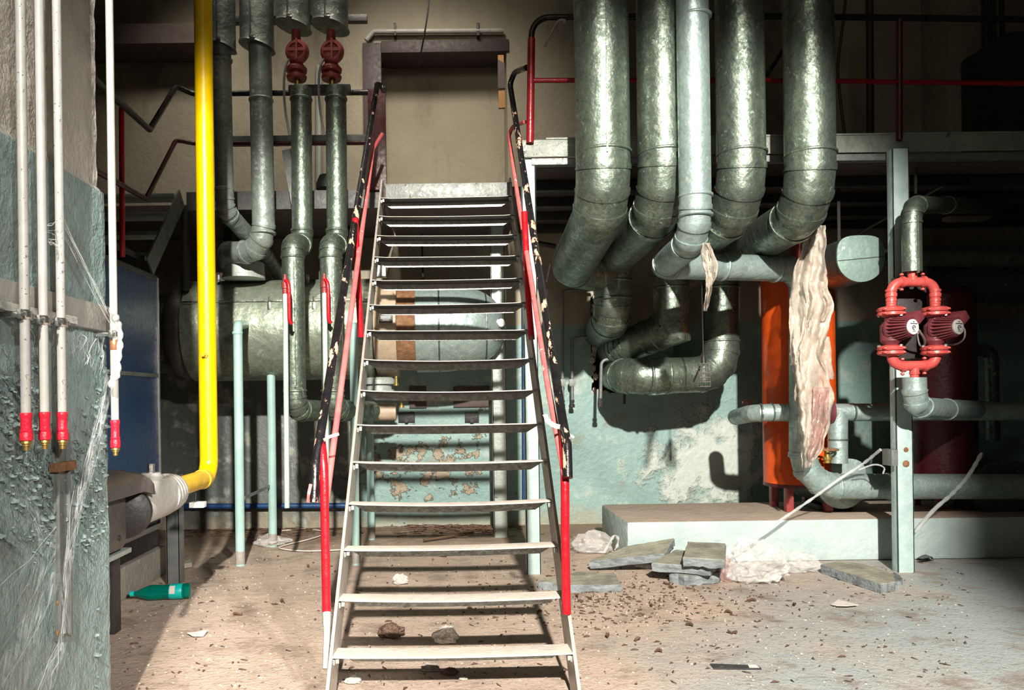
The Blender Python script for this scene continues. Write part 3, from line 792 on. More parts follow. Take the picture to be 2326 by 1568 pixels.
drape_part('torn_flap', [(765, 1874, 10), (810, 1878, 11), (862, 1880, 13)], zf+.02, 'film', amp=.01, seed=10, nu=8)
drape('plastic_scrap', [(552, 1604, 6), (575, 1606, 14), (600, 1612, 18), (625, 1615, 14), (655, 1610, 8), (690, 1606, 5), (707, 1603, 2)], 3.98,
      'small twisted scrap of clear plastic hanging under the slim duct', amp=.03, seed=12, nu=12)

# ================================================================ plinth and machines on it
pf = 4.9; xp = at(1424, 1187, pf).x; hp = at(1500, 1185, pf).z
b = B(); b.box((xp, pf, 0), (5.2, 5.72, hp), .022)
tag(b.build('concrete_plinth', 'plinth_paint'), 'low pale concrete plinth under the orange tank and pipes', 'plinth')

ot = at(1817, 1125, 5.36); rt = S(77, 5.36)
t = thing('orange_tank', 'tall bright orange cylindrical tank behind the hanging plastic film', 'tank', (ot.x, ot.y, hp))
zb_ = at(1817, 1112, 5.36-rt).z; zt_ = at(1817, 606, 5.36).z
B().lathe((ot.x, ot.y, zb_), (0, 0, 1), [(0, rt*.92), (.004, rt), (.03, rt), (.034, rt*.992), (zt_-zb_-.06, rt*.992), (zt_-zb_-.01, rt*.8), (zt_-zb_, rt*.2)], 48).build('shell', 'orange_paint', t)
lab(B().lathe((ot.x, ot.y, zb_-.001), (0, 0, 1), [(0, rt*1.004), (.012, rt*1.006), (.024, rt*1.004)], 48).build('base_rim', 'dark_red_paint', t), 'dark rim round the foot')
for a in (.9, 2.25, 3.9, 5.4):
    b = B(); p = Vector((ot.x+rt*.8*math.cos(a), ot.y+rt*.8*math.sin(a), 0)); b.box(p+Vector((-.025, -.025, hp+.001)), p+Vector((.025, .025, zb_+.02)), .004); b.build('leg', 'valve_red', t)
B().tube([at(1806, 600, 5.1), at(1808, 535, 5.1)], .03, 14).build('top_spigot', 'valve_red', t)

# horizontal header in front of it with a tee, flange and valve
zh = 5.02
t = thing('header_pipe', 'galvanised header pipe crossing the orange tank, with a branch dropping to a valve', 'pipe', at(1904, 1046, zh))
hp_path = arc([at(1672, 948, 5.55), at(1712, 938, zh), at(2560, 934, zh)], .10, 3)
B().tube(hp_path, S(20, zh), 28).build('pipe_wall', 'galvanised_bright', t, angle=14)
for x in (1752, 1935): B().ring_band(at(x, 937, zh), (1, 0, 0), S(20, zh), .014, 28).build('seam_band', 'galvanised', t)
B().ring_band(at(1728, 938, zh), (1, -.15, 0), S(20, zh), .012, 28, .004).build('seam_band', 'galvanised', t)
B().tube([at(1903, 935, zh), at(1903, 1052, zh)], S(21, zh), 26).build('branch', 'galvanised_bright', t, angle=14)
B().ring_band(at(1903, 999, zh), (0, 0, 1), S(21, zh), .012, 26).build('seam_band', 'galvanised', t)
lab(B().lathe(at(1876, 936, zh), (1, 0, 0), [(0, .055), (.012, .085), (.03, .085), (.032, .05)], 20).build('flange', 'pump_dark', t), 'dark red flange')
b = B(); b.lathe(at(1872, 936, zh), (1, 0, 0), [(0, .026), (.03, .026)], 6); b.build('flange_nut', 'pump_red', t)
b = B(); p = at(1880, 1052, 4.93); q = at(1889, 1024, 4.93)
t2 = thing('gate_valve', 'brass gate valve with a rusty flat hand wheel standing on the drum below the branch', 'valve', p)
B().lathe(p, (0, 0, 1), [(0, .022), (.02, .022), (.022, .030), (.04, .030), (.042, .015), (.085, .012), (.09, .006), (.10, .006)], 12).build('bonnet', 'brass', t2)
b = B(); wc = p+Vector((0, 0, .088)); ring = [wc+Vector((.062*math.cos(a*PI/12), .062*math.sin(a*PI/12), 0)) for a in range(25)]
b.tube(ring, .007, 8, False)
for a in range(5): b.tube([wc, wc+Vector((.062*math.cos(a*2*PI/5), .062*math.sin(a*2*PI/5), 0))], .006, 6)
b.lathe(wc-Vector((0, 0, .008)), (0, 0, 1), [(0, .012), (.016, .012)], 10); b.build('hand_wheel', 'rust', t2)
# small pink hand wheel on the wall
wc = at(1698, 914, 6.2); t = thing('wall_valve', 'small pink flower shaped valve wheel above the end of the header pipe', 'valve', at(1700, 940, 6.3)); b = B(); b.lathe(wc, (0, -1, 0), [(0, .008), (.012, .008)], 8)
for a in range(6):
    c = wc+Vector((.030*math.cos(a*PI/3), -.006, .020*math.sin(a*PI/3)))
    b.tube([c+Vector((.015*math.cos(q*PI/5), 0, .011*math.sin(q*PI/5))) for q in range(11)], .0032, 6, False)
b.build('hand_wheel', 'pink_pipe', t); B().tube([wc, at(1699, 925, 6.45)], .007, 6).build('spindle', 'dark_steel', t)

# drums seen end on
def drum(name, label, cx, cy, rx, ry, z, z2, mat, seam=True):
    c = at(cx, cy, z); RX, RZ = S(rx, z), S(ry, z)
    def outline(yy, s=1.0):
        r = []
        for i in range(44):
            a = 2*PI*i/44; sx, sz = math.cos(a), math.sin(a); p = 2.0 if sz < 0 else 3.4
            q = (abs(sx)**p+abs(sz)**p)**(-1/p)
            r.append(Vector((c.x+RX*s*sx*q, yy, c.z+RZ*s*sz*q)))
        return r
    t = thing(name, label, 'drum', (c.x, z, c.z-RZ))
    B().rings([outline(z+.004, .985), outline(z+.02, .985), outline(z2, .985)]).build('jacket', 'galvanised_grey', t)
    B().rings([outline(z-.006, .97), outline(z-.004, 1.0), outline(z+.012, 1.0), outline(z+.014, .98)]).build('end_cap', mat, t)
    if seam:
        b = B(); b.bar(c+Vector((-RX*.97, -.007, -.012)), c+Vector((RX*.97, -.007, .012)), .004, .004, (0, 0, 1)); b.build('cap_seam', 'dark_steel', t)
    return t, c
t, c = drum('insulated_drum', 'round-bottomed end cap of a galvanised drum hanging in the dark left of the red pumps', 1955, 588, 54, 53, 4.80, 5.25, 'galvanised_cap')
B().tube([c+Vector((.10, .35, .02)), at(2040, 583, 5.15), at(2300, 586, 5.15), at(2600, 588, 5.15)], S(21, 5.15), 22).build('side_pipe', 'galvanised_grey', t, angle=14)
b = B(); b.bar(c+Vector((.02, .3, .15)), Vector((c.x+.02, 5.1, zc)), .02, .006, (0, 1, 0)); b.build('hanger', 'dark_steel', t)
t, c = drum('insulated_drum', 'galvanised end cap of the drum lying on the plinth behind the bottom pipe', 1912, 1099, 57, 57, 5.16, 5.62, 'galvanised_bright', False)
b = B(); b.box((c.x-.12, 5.25, hp), (c.x+.12, 5.5, c.z-S(52, 5.16)), .005); b.build('cradle', 'dark_steel', t)

# ================================================================ twin circulation pump
zp = 4.34
def pp(x, y, dz=0): return at(x, y, zp+dz)
def s(px): return S(px, zp)
t = thing('twin_pump', 'red pair of circulation pumps side by side in a pipe loop on the right post', 'pump', pp(2078, 858))
xl_, xr_ = 2024, 2124
up_ = arc([pp(xl_, 700), pp(xl_+1, 641), pp(xr_-1, 641), pp(xr_, 700)], .062, 6)
B().tube(up_, s(10.5), 18).build('upper_manifold', 'pump_red', t)
lo_ = arc([pp(xl_+2, 806), pp(xl_+3, 832), pp(xr_+1, 830), pp(xr_+2, 806)], .062, 6)
B().tube(lo_, s(11), 18).build('lower_manifold', 'pump_red', t)
B().tube([pp(2073, 641), pp(2072, 618)], s(10), 16).build('upper_tee', 'pump_red', t)
B().lathe(pp(2077, 835), (0, 0, -1), [(0, s(10)), (s(12), s(10)), (s(12.5), s(11)), (s(15), s(11)), (s(15.5), s(9)), (s(26), s(9))], 16).build('lower_tee', 'pump_red', t)
for (x, y, dy) in ((2050, 641, 1), (2098, 640, 1), (2052, 833, 1), (2102, 831, 1)):
    b = B(); b.ring_band(pp(x, y), (1, 0, 0), s(10), s(10), 18, s(3))
    for q in (-1, 1): b.sphere(pp(x-2, y+q*17), s(5), 1, (1, 1, .8)); 
    b.build('union_clamp', 'pump_red', t)
for side, x in (('l', xl_), ('r', xr_)):
    prof = [(0, s(12)), (s(5), s(12)), (s(5.5), s(10.5)), (s(7), s(10.5)), (s(10), s(12.5)), (s(17), s(12)), (s(19), s(9.5)), (s(22), s(11.5)), (s(27), s(11.5)), (s(28), s(9.5)), (s(30), s(11)), (s(33), s(11)), (s(36), s(9.5))]
    B().lathe(pp(x, 658), (0, 0, -1), prof, 18).build('check_valve', 'pump_red', t)
    def flange(y, nm):
        b = B(); c = pp(x, y); b.lathe(c, (0, 0, 1), [(-s(4), s(27)), (-s(1), s(28)), (s(3), s(28)), (s(5.5), s(24)), (s(8), s(12))] if nm == 0 else [(-s(8), s(12)), (-s(5), s(24)), (-s(3), s(28)), (s(1), s(28)), (s(4), s(27))], 26)
        for a in range(4):
            p = c+Vector((s(27)*math.cos(a*PI/2+.6), s(27)*math.sin(a*PI/2+.6), 0)); b.sphere(p, s(6), 1, (1, 1, .6))
        b.build('flange', 'pump_red', t)
    flange(704, 0); flange(713.5, 1); flange(792, 0); flange(801.5, 1)
    for (yy) in (717, 787):
        for a in (-1.15, 2.9):
            p = pp(x, yy)+Vector((s(24)*math.cos(a), s(24)*math.sin(a), 0))
            B().lathe(p-Vector((0, 0, s(3))), (0, 0, 1), [(0, s(4)), (s(6), s(4))], 6).build('bolt', 'chrome', t)
    xb = x+4
    B().lathe(pp(x, 800), (0, 0, 1), [(0, s(12)), (s(15), s(13)), (s(25), s(22)), (s(60), s(22)), (s(70), s(13)), (s(88), s(12))], 22).build('pump_body', 'pump_dark', t)
    ax = Vector((.36, -.93, .03)).normalized(); c0 = pp(xb-2, 749, 0)-ax*s(2)
    mo = B().lathe(c0, ax, [(0, s(20)), (s(3), s(29)), (s(9), s(30)), (s(11), s(22)), (s(46), s(18)), (s(50), s(16)), (s(52), s(15))], 30).build('motor', 'pump_dark', t)
    u, v = frame(ax); b = B()
    for a in range(22):
        an = 2*PI*a/22; dr = u*math.cos(an)+v*math.sin(an); tn = (dr.cross(ax)).normalized()*s(1.0)
        q = [c0+ax*s(11)+dr*s(18), c0+ax*s(11)+dr*s(30), c0+ax*s(45)+dr*s(22), c0+ax*s(51)+dr*s(19), c0+ax*s(51)+dr*s(14)]
        b.rings([[p+tn for p in q], [p-tn for p in q]])
    b.build('cooling_fin', 'pump_dark', mo)
    face = B().lathe(c0+ax*s(51), ax, [(0, s(17)), (s(3), s(17)), (s(4), s(15.5))], 28).build('name_plate', 'white_plastic' if side == 'l' else 'grey_cast', mo)  # right plate takes a grey material: its shadow is put into the colour
    lab(face, 'round white name plate' if side == 'l' else 'round white name plate, greyed for the shadow')
    fc = c0+ax*s(55.3); sd = Vector((ax.y, -ax.x, 0)).normalized()*-1; upz = ax.cross(sd)*-1
    if upz.z < 0: upz = -upz
    b = B(); b.bar(fc+upz*s(7)-sd*s(11), fc+upz*s(7)+sd*s(11), s(1), s(1.6), upz)
    b.lathe(fc+upz*s(11)-ax*s(.5), ax, [(0, s(1.6)), (s(1), s(1.6))], 8)
    b.tube([fc+sd*s(4.5)*math.cos(a*PI/7)+upz*(s(4.5)*math.sin(a*PI/7)-s(2)) for a in range(12)], s(1.0), 6, False)
    b.bar(fc-upz*s(2)-sd*s(2.5), fc-upz*s(2)+sd*s(2.5), s(1), s(1.3), upz)
    b.bar(fc-upz*s(9.5)-sd*s(4), fc-upz*s(9.5)+sd*s(4), s(1), s(1), upz); b.build('plate_mark', 'label_dark', mo)
    rotz = Matrix.Rotation(math.atan2(ax.y, ax.x)+PI/2, 3, 'Z') @ Matrix.Rotation(-.7, 3, 'Y')
    cb = c0+ax*s(30)+Vector((s(19), 0, s(22)))
    b = B(); b.box(cb-Vector((s(12), s(20), s(11))), cb+Vector((s(12), s(20), s(11))), s(2), rotz); b.build('terminal_box', 'pump_dark', t)
if True:
    B().tube(smooth_path([pp(2078, 740, -.10), pp(2086, 750, -.10), pp(2096, 764, -.06), pp(2101, 778, 0), pp(2096, 788, .05), pp(2088, 778, .1), pp(2084, 740, .14), pp(2084, 700, .15)], 5), s(2.6), 8).build('power_cable', 'cable_grey', t)
    B().tube(smooth_path([pp(2181, 735, -.10), pp(2191, 750, -.10), pp(2190, 768, -.08), pp(2178, 780, -.02), pp(2160, 783, .06), pp(2140, 776, .1)], 5), s(2.0), 8).build('power_cable', 'cable_grey', t)
b = B(); b.box(pp(2040, 815, .13), pp(2090, 632, .19), .003); b.build('mounting_plate', 'dark_steel', t)
# pipe above and below the pumps
duct('insulated_pipe', 'short upright galvanised pipe above the red pumps, elbow turning back at its top', 'pipe',
     [pp(2072, 618), pp(2070, 466), at(2150, 466, 4.75), at(2260, 470, 5.9)], s(20.5), 'galvanised', None, [.12, .08], 3, vseam=(pp(2085, 620, -.05), pp(2083, 490, -.05)))
duct('insulated_pipe', 'galvanised pipe below the red pumps, elbow turning right into the dark', 'pipe',
     [pp(2077, 858), pp(2078, 925), at(2150, 930, 4.62), at(2330, 935, 5.9)], s(24.5), 'galvanised_bright', None, [.10, .08], 2)

# ================================================================ in the dark on the far right
t = thing('dark_tank', 'upright orange tank behind the pumps, gloom put into its dark red colour', 'tank', (at(2140, 1110, 5.36).x, 5.36, hp))
p = at(2140, 1110, 5.36)
B().lathe((p.x, 5.36, hp+.1), (0, 0, 1), [(0, .20), (.01, .22), (1.4, .22), (1.46, .17), (1.48, .05)], 36).build('shell', 'dark_red_paint', t)  # an orange tank in shade; the dark red carries that shade
for a in (.8, 2.4, 4.0, 5.5):
    b = B(); q = Vector((p.x+.16*math.cos(a), 5.36+.16*math.sin(a), 0)); b.box(q+Vector((-.02, -.02, hp+.001)), q+Vector((.02, .02, hp+.12)), .003); b.build('leg', 'valve_red', t)
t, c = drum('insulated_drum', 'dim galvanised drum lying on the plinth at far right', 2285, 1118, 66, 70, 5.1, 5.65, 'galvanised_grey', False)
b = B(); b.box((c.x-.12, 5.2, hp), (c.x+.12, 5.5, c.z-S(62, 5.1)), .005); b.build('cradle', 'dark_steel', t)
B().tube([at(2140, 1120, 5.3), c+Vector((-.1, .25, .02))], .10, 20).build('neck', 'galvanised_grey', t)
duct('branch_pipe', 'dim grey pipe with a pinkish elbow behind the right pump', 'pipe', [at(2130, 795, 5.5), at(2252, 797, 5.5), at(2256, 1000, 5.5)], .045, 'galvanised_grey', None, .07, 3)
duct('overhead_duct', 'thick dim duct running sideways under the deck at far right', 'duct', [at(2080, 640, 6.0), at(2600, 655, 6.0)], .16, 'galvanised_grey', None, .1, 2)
rod('ceiling_conduit', 'dark conduit elbow fixed under the mezzanine edge beside the right post', 'conduit', arc([at(2080, 440, 4.8), at(2080, 362, 4.8), at(2250, 360, 4.8), at(1900, 560, 6.2)], .03, 4), .010, 'grey_steel')
B_ = [(1976, 306, 1975, -40, 5.6, .026, 'black upright pipe behind the mezzanine guardrail, nearest the big ducts'),
      (2244, 306, 2238, -40, 6.0, .020, 'leftmost of three dark upright pipes right of the plaster column'),
      (2262, 306, 2254, -40, 6.0, .020, 'middle of three dark upright pipes right of the plaster column'),
      (2284, 306, 2274, -40, 6.0, .018, 'rightmost of three dark upright pipes right of the plaster column')]
for x0, y0_, x1, y1_, z, r, l in B_:
    rod('riser_pipe', l, 'pipe', [Vector((at(x0, y0_, z).x, z, at(1240, 350, ZM).z)), at(x1, y1_, z)], r, 'dark_steel', 'dark risers behind the guardrail' if z == 6.0 else None, 12)
rod('loose_cable', 'black cable hanging down behind the rightmost big duct to the deck', 'cable', smooth_path([at(1924, -30, 5.2), at(1914, 60, 5.2), at(1903, 150, 5.2), at(1908, 220, 5.2), at(1922, 330, 5.2)], 5), .010, 'cable_black')
# pale strip of spun web stretched across the plinth and its companion on the right
def strand(name, pts, r, label, mat='web', cat='cobweb strand'):
    p = smooth_path(pts, 6); n = len(p); rr = [r*(.55+.45*abs(math.sin(i*1.7))) for i in range(n)]
    b = B(); b.tube(p, rr, 8); return tag(b.build(name, mat), label, cat)
strand('cobweb_strand', [at(1672, 1242, 4.62), at(1760, 1190, 4.70), at(1838, 1138, 4.80), at(1905, 1090, 4.80), at(1960, 1054, 4.72), at(2000, 1022, 4.56)], .011, 'thick white cobweb rope slanting from the big plastic bag up to the right post')
strand('cobweb_strand', [at(2080, 1208, 4.52), at(2120, 1160, 4.7), at(2165, 1120, 4.8), at(2200, 1080, 4.85), at(2230, 1030, 4.9)], .014, 'dim grey cobweb rope rising into the dark right of the right post')
strand('cobweb_strand', [at(1950, 1068, 4.72), at(1985, 1056, 4.66), at(2008, 1062, 4.60), at(2006, 1076, 4.62)], .006, 'small wisp of cobweb below the post bracket')
# ================================================================ white pipes on the near wall
gw = 'white pipes fixed to the near wall'
XW = -1.055
def wpipe(xt, xm, y_end, label, mat, spots=None, yc=715, X_=XW):
    p = onside(xm, 715, X_); y = p.y
    def q(py): return Vector((X_, y, at(xm, py, y).z))
    red0 = q(y_end-72).z; red1 = q(y_end-8).z
    t = thing('white_pipe', label, 'pipe', (X_, y, q(y_end+8).z), gw)
    B().tube([(X_, y, 5.55), (X_, y, red0-.004)], .0118, 18).build('pipe_wall', mat, t)
    L = red0-red1
    B().lathe((X_, y, red0), (0, 0, -1), [(0, .0126), (.002, .0142), (L*.12, .0144), (L*.2, .0128), (L*.6, .0126), (L*.64, .0150), (L*.70, .0136), (L*.74, .0152), (L*.98, .0150), (L, .012)], 18).build('sleeve', 'red_sleeve', t)
    B().lathe((X_, y, red1), (0, 0, -1), [(0, .0125), (.006, .0135), (.008, .010), (.013, .010), (.014, .007), (.024, .007)], 12).build('plug', 'brass', t)
    # clamp
    c = q(yc)
    b = B(); b.ring_band(c, (0, 0, 1), .0125, .024, 18, .004)
    for s_ in (-1, 1): b.box(c+Vector((-.004, s_*.014-.005*(1 if s_ < 0 else 0), -.012)), c+Vector((.006, s_*.028, .012)), .002)
    b.box(c+Vector((-.06, -.004, -.006)), c+Vector((-.012, .004, .006)), .001)
    b.build('pipe_clamp', 'chrome', t)
    for s_ in (-1, 1): B().lathe(c+Vector((.006, s_*.021, 0)), (1, 0, 0), [(0, .006), (.006, .006), (.007, .003)], 6).build('clamp_bolt', 'chrome', t)
    return t, q
wpipe(42, 56, 1010, 'leftmost of the three white pipes close together on the near wall, speckled', 'white_pipe')
wpipe(88, 98, 1008, 'middle of the three white pipes close together on the near wall, cleaner', 'white_pipe_clean', yc=728)
wpipe(128, 138, 1008, 'rightmost of the three white pipes close together on the near wall, speckled and webbed', 'white_pipe', yc=733)
t, q = wpipe(243, 258, 1026, 'lone white pipe at the edge of the near wall, wrapped in cobweb', 'white_pipe_clean', yc=760)
lab(B().lathe(q(772), (0, 0, -1), [(0, .0122), (.001, .0128), (.032, .0128), (.033, .0122)], 16).build('bare_collar', 'copper', t), 'bare copper coloured collar')
# metal rail behind the pipe clamps
b = B(); za, zb2 = 1.330, 1.413
b.box((XP-.004, .9, za), (XP+.018, YE-.006, zb2), .004)
tag(b.build('wall_rail', 'grey_cast'), 'long flat grey rail across the near wall behind the white pipes', 'rail')
b = B(); b.box((XP+.018, .9, zb2-.052-.03), (XP+.034, onside(150, 720, XP).y, zb2-.052-.008), .002)
tag(b.build('clamp_channel', 'chrome'), 'slotted metal channel carrying the three pipe clamps', 'channel')
# upright flat bar
y0_, y1_ = onside(119, 1200, XP).y, onside(147, 1200, XP).y; zt2, zb3 = onside(133, 985, XP).z, onside(133, 1452, XP).z
t = thing('flat_bar', 'upright rusty grey metal channel bolted to the lower near wall', 'metal bar', (XP, (y0_+y1_)/2, zb3))
b = B(); b.box((XP-.004, y0_, zb3), (XP+.010, y1_, zt2), .002); b.box((XP+.010, y0_, zb3), (XP+.020, y0_+.008, zt2), .001); b.box((XP+.010, y1_-.008, zb3), (XP+.020, y1_, zt2), .001)
b.build('channel', 'grey_steel', t)
for py in (1024, 1240, 1370, 1438): B().lathe(onside(132, py, XP+.010), (1, 0, 0), [(0, .010), (.004, .009), (.006, .004)], 8).build('bolt', 'rust', t)
b = B(); b.box(onside(110, 1046, XP)+Vector((0, 0, -.008)), onside(152, 1066, XP)+Vector((.03, 0, 0)), .003); b.build('cross_clip', 'rust', t)

# cobwebs on the near wall
rnd0 = random.Random(2)
def web(label, strands, r=.0012, sheets=()):
    b = B(); uvs = {}
    for si, (path, w0, w1) in enumerate(sheets):      # (pixel path down the wall, half widths)
        pp_ = smooth_path([onside(x, y, XP+.028+.012*math.sin(i*1.3+si)) for i, (x, y) in enumerate(path)], 8); n = len(pp_); rows = []
        for i, p in enumerate(pp_):
            d = (pp_[min(i+1, n-1)]-pp_[max(i-1, 0)]).normalized(); sd = Vector((1, 0, 0)).cross(d).normalized(); w = w0+(w1-w0)*i/(n-1)
            row = []
            for q in range(9):
                v = b.bm.verts.new(p+sd*w*(q/4-1)+Vector((.010*math.sin(q*1.1+i*.4), 0, 0))); uvs[v] = (q/8, i/12+si); row.append(v)
            rows.append(row)
        for a, c in zip(rows, rows[1:]):
            for q in range(8): b.bm.faces.new((a[q], a[q+1], c[q+1], c[q]))
    nsheet = len(b.bm.faces)
    if nsheet:
        lay = b.bm.loops.layers.uv.new('UVMap')
        for f in b.bm.faces:
            for l in f.loops: l[lay].uv = uvs[l.vert]
    for p in strands: b.tube(smooth_path(p, 5), r*rnd0.choice((.6, .8, 1, 2.2)), 4)
    b.bm.faces.ensure_lookup_table()
    for i, f in enumerate(b.bm.faces): f.material_index = 0 if i < nsheet else 1
    return tag(b.build('cobweb', ['veil', 'web_fine']), label, 'cobweb')
rnd = random.Random(4)
def fan(a0, a1, b0, b1, n, X0=XP+.012, jig=6, mid=.5):
    out = []
    for i in range(n):
        t = rnd.random(); t2 = min(1, max(0, t+rnd.uniform(-.25, .25)))
        A = (a0[0]+(a1[0]-a0[0])*t, a0[1]+(a1[1]-a0[1])*t); Bq = (b0[0]+(b1[0]-b0[0])*t2, b0[1]+(b1[1]-b0[1])*t2)
        ps = []
        for k in range(5):
            q = k/4; ps.append(onside(A[0]+(Bq[0]-A[0])*q+rnd.uniform(-jig, jig), A[1]+(Bq[1]-A[1])*q+rnd.uniform(-jig, jig), X0+rnd.uniform(0, .02)))
        out.append(ps)
    return out
web('veil of cobweb slanting down the near wall from the lone pipe to the upright bar', fan((244, 860), (236, 1000), (180, 1110), (148, 1290), 13, jig=4)+fan((180, 1000), (150, 1250), (140, 1250), (140, 1480), 6, jig=3), .00040,
    [([(246, 850), (234, 940), (205, 1040), (180, 1130), (160, 1230), (150, 1330), (146, 1440)], .030, .022), ([(240, 900), (215, 1010), (190, 1080), (172, 1180)], .022, .03)])
web('cobweb fanning over the bottom left corner of the near wall', fan((118, 1180), (128, 1350), (0, 1330), (10, 1568), 9, jig=9)+fan((140, 1470), (146, 1420), (60, 1568), (115, 1568), 8, jig=7), .00040,
    [([(124, 1230), (100, 1290), (60, 1400), (20, 1520), (0, 1590)], .02, .07), ([(126, 1300), (100, 1380), (70, 1460), (40, 1580)], .02, .06), ([(142, 1460), (125, 1510), (85, 1580)], .012, .04), ([(60, 1110), (80, 1160), (95, 1240)], .045, .02)])
web('cobweb strung between the rightmost clustered pipe and the lone pipe', fan((146, 490), (148, 540), (240, 690), (246, 730), 9, XP+.05, 3)+fan((106, 500), (110, 560), (136, 505), (134, 560), 10, XP+.06, 4), .00055)
web('dusty cobweb threads dangling under the grey rail', fan((150, 745), (240, 770), (160, 800), (232, 850), 22, XP+.02, 7)+fan((60, 745), (120, 750), (80, 830), (100, 880), 8, XP+.02, 6), .00055)
b = B(); path = [onside(x, y, XW+.016) for x, y in ((252, 700), (262, 720), (270, 745), (272, 780), (268, 815), (266, 850), (258, 858), (252, 880))]
b.tube(smooth_path(path, 5), [(.006+.006*abs(math.sin(i*.9))) for i in range(len(path)*5-4)], 10)
tag(b.build('cobweb_clump', 'web'), 'thick white clump of cobweb clinging to the lone pipe', 'cobweb')

# ================================================================ yellow gas pipe
zy = 4.2
t = thing('gas_pipe', 'bright yellow gas pipe dropping at left and bending towards the valve', 'pipe', at(478, 1085, zy))
cy_ = at(475, 1084, zy); ey = Vector((cy_.x, 3.60, cy_.z))
path = arc([Vector((at(466, 300, zy).x-.0, zy, 5.55)), cy_, ey], .10, 8)
B().tube(path[:8], S(20, zy), 26).build('pipe_wall', 'yellow_paint', t)
lab(B().tube(path[7:], S(20, zy)-.0005, 26).build('elbow_run', 'yellow_old', t), 'dirty ochre lower run of the pipe')
B().ring_band(path[2]-Vector((0, 0, -.0)), (0, 0, 1), S(20, zy)-.001, .006, 26, .0015).build('weld_ring', 'yellow_old', t)
B().ring_band(path[-2]+Vector((0, -.02, 0)), (0, 1, 0), S(20, zy)-.001, .035, 26, .006).build('pipe_collar', 'yellow_old', t)
q = at(467, 807, zy-S(19, zy)); b = B(); b.lathe(q, (-.25, -1, 0), [(0, .017), (.008, .017), (.009, .011), (.028, .011)], 6); b.build('test_nipple', 'yellow_old', t)
# sensor under the pipe
t = thing('gas_sensor', 'small white sensor box hanging under the yellow pipe on a short stem', 'sensor', at(444, 1152, 3.98))
B().tube([at(444, 1120, 3.98), at(444, 1142, 3.98)], .006, 8).build('stem', 'dark_steel', t)
b = B(); b.box(at(433, 1153, 3.96)+Vector((0, .025, 0)), at(466, 1140, 3.96)-Vector((0, .025, 0)), .003); b.build('housing', 'white_plastic', t)
# gas valve and burner
Xv, Zv = cy_.x, cy_.z-.01
t = thing('gas_valve', 'pale grey gas valve with ribbed coupling at the end of the yellow pipe', 'valve', (Xv, 3.3, Zv-.1))
prof = [(0, .052), (.0, .088), (.016, .088), (.018, .062), (.036, .062), (.038, .093), (.056, .093), (.058, .062), (.078, .062), (.080, .096), (.098, .096), (.100, .062), (.118, .062), (.120, .098), (.142, .098), (.145, .06)]
B().lathe((Xv, 3.62, Zv), (0, -1, 0), prof, 30).build('ribbed_coupling', 'grey_cast', t)
b = B()
for a in range(6):
    an = a*PI/3+.3; b.lathe((Xv+.078*math.cos(an), 3.63, Zv+.078*math.sin(an)), (0, -1, 0), [(0, .008), (.15, .008), (.151, .012), (.165, .012)], 6)
b.build('tie_bolt', 'chrome', t)
def body(y, s_=1):
    r = []
    for i in range(28):
        a = 2*PI*i/28; sx, sz = math.cos(a), math.sin(a); p = 5.0 if sz > 0 else 2.4
        q_ = (abs(sx)**p+abs(sz)**p)**(-1/p); r.append(Vector((Xv+.092*s_*sx*q_, y, Zv-.002+.095*s_*sz*q_)))
    return r
B().rings([body(3.475, .9), body(3.465, 1), body(3.14, 1), body(3.13, .93)]).build('body', 'grey_cast', t)
b = B(); b.lathe((Xv+.01, 3.36, Zv+.088), (0, 0, 1), [(0, .055), (.012, .06), (.02, .045), (.03, .04)], 22); b.build('lid', 'grey_cast', t)
b = B(); b.lathe((Xv+.01, 3.36, Zv+.118), (0, 0, 1), [(0, .018), (.04, .018)], 8); b.build('cap_nut', 'chrome', t)
t = thing('gas_burner', 'dark grey burner motor housing at the near wall, left of the gas valve', 'burner', (Xv-.03, 2.9, Zv-.17))
B().lathe((Xv-.01, 3.135, Zv-.02), (.25, -1, 0), [(0, .03), (.0, .085), (.012, .105), (.03, .112), (.055, .108), (.07, .085), (.072, .03)], 32).build('fan_disc', 'cable_black', t)
b = B(); b.box((Xv-.22, 2.45, Zv-.16), (Xv+.045, 3.05, Zv+.09), .05); b.build('housing', 'dark_cast', t)
def hood(y, s_, dz):
    r = []
    for i in range(15):
        a = PI*i/14; r.append(Vector((Xv-.08+.17*s_*math.cos(a), y, Zv+.065+dz+.085*s_*math.sin(a)**.6)))
    return r
B().rings([hood(2.45, .9, 0), hood(2.95, 1.0, 0), hood(3.06, 1.06, .004), hood(3.11, 1.22, -.012), hood(3.115, 1.20, -.014)]).build('hood', 'dark_cast', t)
for py, dz in ((2.70, -.05), (2.95, -.10)):
    B().lathe((Xv+.044, py, Zv+dz), (1, 0, 0), [(0, .012), (.006, .012), (.008, .006)], 8).build('screw', 'dark_steel', t)
b = B(); b.box((Xv-.2, 2.7, Zv-.185), (Xv+.03, 3.10, Zv-.165), .004); b.build('base_plate', 'pale_steel', t)

